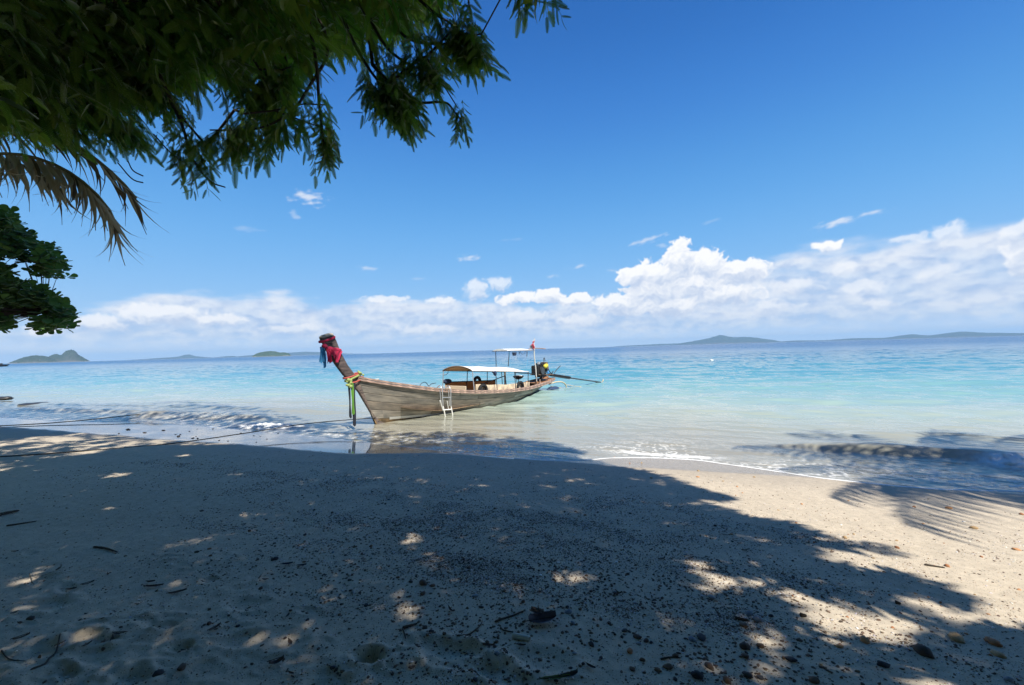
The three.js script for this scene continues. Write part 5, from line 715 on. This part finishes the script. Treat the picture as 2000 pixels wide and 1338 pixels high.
// the grit between them, too fine to tell apart: one thing
{
  const groups = [['brown_grit', CHIPS[0], [.15, .095, .06]], ['pale_grit', CHIPS[1], [.52, .51, .50]], ['pebble_grit', STONES[3], [.11, .075, .05]]], o = base('grit', [0, 0, 0]); tag(o, 'shell grit and tiny stones covering the middle of the beach', 'grit', null, 'stuff');
  const lists = [[], [], []], e = new THREE.Euler(), add = (k, x, z, r) => { e.set(rr(-.5, .5), rr(0, 6.28), rr(-.5, .5)); lists[k].push(new THREE.Matrix4().compose(V(x, ground(x, z) + r * .12, z), new THREE.Quaternion().setFromEuler(e), V(r, r, r))); };
  for (let t = 0, n = 0; t < 900000 && n < 92000; t++) {
    const a = rr(-.92, .92), R = 1.7 + 9.6 * Math.pow(rnd(), 1.15), x = Math.sin(a) * R, z = -Math.cos(a) * R, s = sOf(x, z), tt = tOf(x, z); if (s < .5) continue;
    // strand lines: bands of grit that run along the shore, richest in the middle of the beach
    const belt = Math.exp(-(((s - 4.4 + .25 * tt * .3 + .6 * noise(tt * .5, 3)) / 1.15) ** 2)) * sstep(-6.5, -2.0, tt) + .55 * Math.exp(-(((s - 2.5 + .4 * noise(tt * .6, 9)) / .5) ** 2)) * sstep(-1, 3, tt) + .35 * Math.exp(-(((s - 3.2 + .4 * noise(tt * .4, 1)) / .9) ** 2)) + .045, quiet = 1 - .88 * sstep(.2, 2.0, tt + .5 * noise(s * 1.3, 4)), clump = sstep(-.12, .42, noise(x * 1.7, z * 1.7) + .7 * noise(x * 5, z * 5));
    const drift = .35 + 1.0 * sstep(-.15, .3, noise(s * 2.4 + .8 * noise(tt * .8, 6), tt * .3)); if (rnd() > belt * quiet * drift * (.25 + .85 * clump)) continue; n++;
    const k = rnd(), big = rnd(); add(k < .42 ? 0 : k < .90 ? 1 : 2, x, z, (.0018 + .0050 * big * big * big) * (1 + R * .10));
  }
  for (let t = 0, n = 0; t < 60000 && n < 3600; t++) { const a = rr(-.92, .92), R = 1.8 + 9 * Math.pow(rnd(), 1.1), x = Math.sin(a) * R, z = -Math.cos(a) * R, s = sOf(x, z), tt = tOf(x, z); if (s < .7) continue; const w = Math.exp(-(((s - 5.1 + .5 * noise(tt * .5, 3)) / 1.0) ** 2)) * sstep(-5, -2, tt) * (1 - .8 * sstep(.2, 2.0, tt)) + .05; if (rnd() > w * (.2 + sstep(-.2, .35, noise(x * 2.3, z * 2.3)))) continue; n++; add(2, x, z, rr(.004, .012)); }
  groups.forEach(([name, g, c], k) => { const im = new THREE.InstancedMesh(g, new THREE.MeshStandardMaterial({ name, color: rgb(...c), roughness: .8 }), lists[k].length); lists[k].forEach((m, i) => { im.setMatrixAt(i, m); const v = rr(.5, 1.4); im.setColorAt(i, rgb(v, v * rr(.9, 1.02), v * rr(.82, 1.05))); }); im.name = name; im.receiveShadow = im.castShadow = true; im.userData.kind = 'stuff'; o.add(im); });
}
// sticks, pods and dead leaves
function stick(label, pts, r, mat = darkTwig, name = 'twig', category = 'twig') {
  const v = pts.map(([x, y, h = 0]) => { const g = onGround(x, y); g.y += r * .7 + h; return g; }), c = v[0].clone(); const n = v.length * 6; const parts = []; const cv = new THREE.CatmullRomCurve3(v.map((p) => p.clone().sub(c)), false, 'centripetal'); const g = new THREE.TubeGeometry(cv, n, r, 7, false), p = g.attributes.position, q = V(0, 0, 0);
  for (let i = 0; i < p.count; i++) { const ring = Math.floor(i / 8), t = ring / n; cv.getPointAt(t, q); const k = (1 - .55 * t) * (1 + .35 * noise(t * 14 + c.x * 9, i % 8)) * (ring === 0 || ring === n ? .35 : 1); p.setXYZ(i, q.x + (p.getX(i) - q.x) * k, q.y + (p.getY(i) - q.y) * k, q.z + (p.getZ(i) - q.z) * k); } g.computeVertexNormals();
  const m = mesh(name, g, mat); m.position.copy(c); return tag(m, label, category);
}
stick('curved dark stick on the shaded sand at left', [[182, 1070], [198, 1071], [212, 1074], [230, 1080]], .011);
stick('thick dark stick at the left edge of the sand', [[-8, 1010], [14, 1004], [38, 999]], .022, bark, 'stick', 'stick');
stick('long thin stick just below the thick one at the left edge', [[12, 1028], [40, 1024], [72, 1019]], .010);
stick('short twig standing up in a sunlit patch at left', [[66, 1142, 0], [62, 1133, .0], [57, 1131, .06]], .004);
stick('knobbly twig beside the dead leaf in the foreground', [[966, 1216], [985, 1209], [1005, 1202], [1014, 1198], [1027, 1192]], .0075);
stick('bent thin twig left of the white reed stub', [[892, 1246], [912, 1243], [928, 1232], [940, 1220], [942, 1212]], .006);
stick('black forked twig above the sand ridges', [[786, 1228], [800, 1224], [816, 1219]], .0105); stick('black twig leaning down from the forked one', [[786, 1228], [789, 1238], [793, 1252]], .006);
stick('thin dark twig behind the white reed stub', [[980, 1231], [1005, 1237], [1036, 1247]], .004);
stick('twig lying on the bottom right sand', [[1290, 1288], [1310, 1285], [1330, 1287]], .006);
stick('crooked branch in the lower left corner', [[60, 1318], [85, 1305], [98, 1288], [108, 1278], [118, 1252]], .007); stick('thin twig curving away from the crooked branch at left', [[2, 1272], [18, 1288], [50, 1296]], .004);
stick('dark stick in the lower right shade', [[1436, 1208], [1448, 1211], [1462, 1214]], .012); stick('dark sliver of wood on the sunlit sand at right', [[1805, 1104], [1825, 1107], [1846, 1110]], .010);
stick('short black sliver in the half shade at right', [[1748, 1178], [1760, 1181]], .014); stick('black scrap of wood at the edge of the dappled shade', [[1562, 1203], [1576, 1206]], .016);
{ // white reed stub
  const a = onGround(1002, 1245), b = onGround(1035, 1254); a.y += .012; b.y += .012; const d = b.clone().sub(a), len = d.length(), g = new THREE.LatheGeometry([[.0155, -len / 2], [.017, -len / 2 + .01], [.016, 0], [.017, len / 2 - .008], [.0155, len / 2], [.012, len / 2], [.012, -len / 2], [.0155, -len / 2]].map(([x, y]) => new THREE.Vector2(x, y)), 14); g.applyQuaternion(new THREE.Quaternion().setFromUnitVectors(V(0, 1, 0), d.normalize()));
  const m = mesh('reed_stub', g, new THREE.MeshStandardMaterial({ name: 'bleached_reed', color: rgb(.52, .52, .44), roughness: .7 })); m.position.copy(a.clone().add(b).multiplyScalar(.5)); tag(m, 'bleached hollow reed stub on the sand below the dead leaf', 'reed');
}
function deadLeaf(label, px, py, len, wid, turn, curl, col, name = 'dead_leaf', y0 = 0) {
  const c = onGround(px, py), g = grid((u, v) => { const w = wid * Math.pow(Math.sin(Math.PI * clamp(.04 + u * .93)), .7), q = v - .5; return [(u - .5) * len, curl * (4 * (u - .5) ** 2) * (.6 + .4 * Math.sin(v * 5)) + Math.abs(q) * wid * .5 + .006 + .004 * noise(u * 9 + px, v * 7), q * w]; }, 16, 8); g.rotateY(turn);
  const blade = new THREE.MeshPhysicalMaterial({ name: name + '_blade', color: rgb(...col), roughness: .8, transmission: .12, side: THREE.DoubleSide }), o = base(name, [c.x, c.y + y0, c.z]); mesh('blade', g, blade, o); mesh('midrib', bar(V(-len * .62, .006 + curl * .9, 0).applyAxisAngle(V(0, 1, 0), turn), V(len * .46, .008 + curl * .7, 0).applyAxisAngle(V(0, 1, 0), turn), .0022, 5), darkTwig, o); return tag(o, label, 'leaf');
}
deadLeaf('large crumpled purple brown dead leaf in the foreground', 1060, 1216, .19, .12, .25, .028, [.085, .06, .065]); deadLeaf('curled brown leaf leaning on the large dead leaf', 1050, 1206, .09, .07, -.4, .03, [.12, .07, .045], 'dead_leaf', .02);
deadLeaf('narrow dead leaf at left of a pair on the plain sand', 302, 1147, .125, .034, .15, .014, [.10, .06, .055]); deadLeaf('narrow dead leaf at right of a pair on the plain sand', 347, 1158, .11, .03, .5, .016, [.11, .065, .05]);
deadLeaf('curled dark leaf above the bottom edge left of the footprint', 540, 1297, .075, .035, .6, .03, [.07, .045, .035]); deadLeaf('green leaf at the bottom edge of the picture', 1085, 1333, .16, .028, .12, .008, [.09, .14, .02]); deadLeaf('blackened leaf beside the green one at the bottom edge', 1112, 1326, .10, .04, .3, .022, [.03, .032, .03]);
deadLeaf('dark blue leaf among the stones at centre left', 562, 1104, .085, .035, .2, .012, [.035, .045, .085]); deadLeaf('dark dead leaf right of the blue leaf among stones', 590, 1106, .07, .03, .3, .012, [.05, .05, .07]); deadLeaf('upright white shard of leaf near the left footprints', 119, 1262, .05, .015, 1.3, .02, [.45, .47, .5]);
// dark rocks in the shallows at the left edge, and the far boat on the horizon there
function rock(label, px, py, dist, w, h) { const g = stone(px * .13, .5), c = at(px, py, dist), m = mesh('rock', g, new THREE.MeshStandardMaterial({ name: 'wet_black_rock', color: rgb(.035, .035, .034), roughness: .45 })); m.scale.set(w, h, w * .8); m.position.set(c.x, Math.max(.0, c.y), c.z); return tag(m, label, 'rock'); }
rock('dark wet rock in the shallows at the very left edge', 6, 778, 39, .45, .24); rock('low black rock awash in the small wave at left', 68, 790, 34, .75, .22);
{
  const c = at(2, 712, 520), o = base('distant_boat', [c.x, 0, c.z], .2); tag(o, 'tiny dark boat far off at the left end of the horizon', 'boat');
  mesh('hull', grid((u, v) => { const a = u * Math.PI * 2, k = .75 + .25 * v; return [Math.cos(a) * 5 * k + (Math.cos(a) > 0 ? v * .8 * Math.cos(a) : 0), v * 1.5, Math.sin(a) * 1.3 * k]; }, 24, 4), M.iron, o); mesh('cabin', box(3, 1.2, 1.8, -1, 1.9, 0, .2), M.iron2, o); mesh('deck', grid((u, v) => [(u - .5) * 8, 1.35, (v - .5) * 2], 4, 2), M.iron2, o);
}

{ const c = at(1390, 702, 63), m = mesh('float', new THREE.CapsuleGeometry(.13, .2, 6, 14).rotateZ(1.4), M.white); m.position.set(c.x, .06, c.z); tag(m, 'tiny white float far out on the water right of the engine', 'float'); }

{ // scraps of leaf and twig, one of each kind built and then laid out again
  reseed(1501);
  const kinds = [deadLeaf('small brown leaf scrap lying on the shaded sand', 140, 1150, .06, .022, .4, .012, [.10, .06, .04], 'leaf_scrap'), deadLeaf('small brown leaf scrap lying on the shaded sand', 420, 1230, .075, .018, 1.2, .016, [.085, .055, .04], 'leaf_scrap')]; kinds.forEach((k) => { k.userData.group = 'leaf scraps on the shaded sand'; });
  for (let i = 0; i < 34; i++) { const px = i < 22 ? rr(20, 900) : rr(700, 1500), py = rr(1020, 1330), p = onGround(px, py), c = kinds[i % 2].clone(); c.name = numbered('leaf_scrap'); c.position.copy(p); c.rotation.y = rr(0, 6.28); c.scale.setScalar(rr(.5, 1.05)); scene.add(c); }
}
renderer.render(scene, camera);
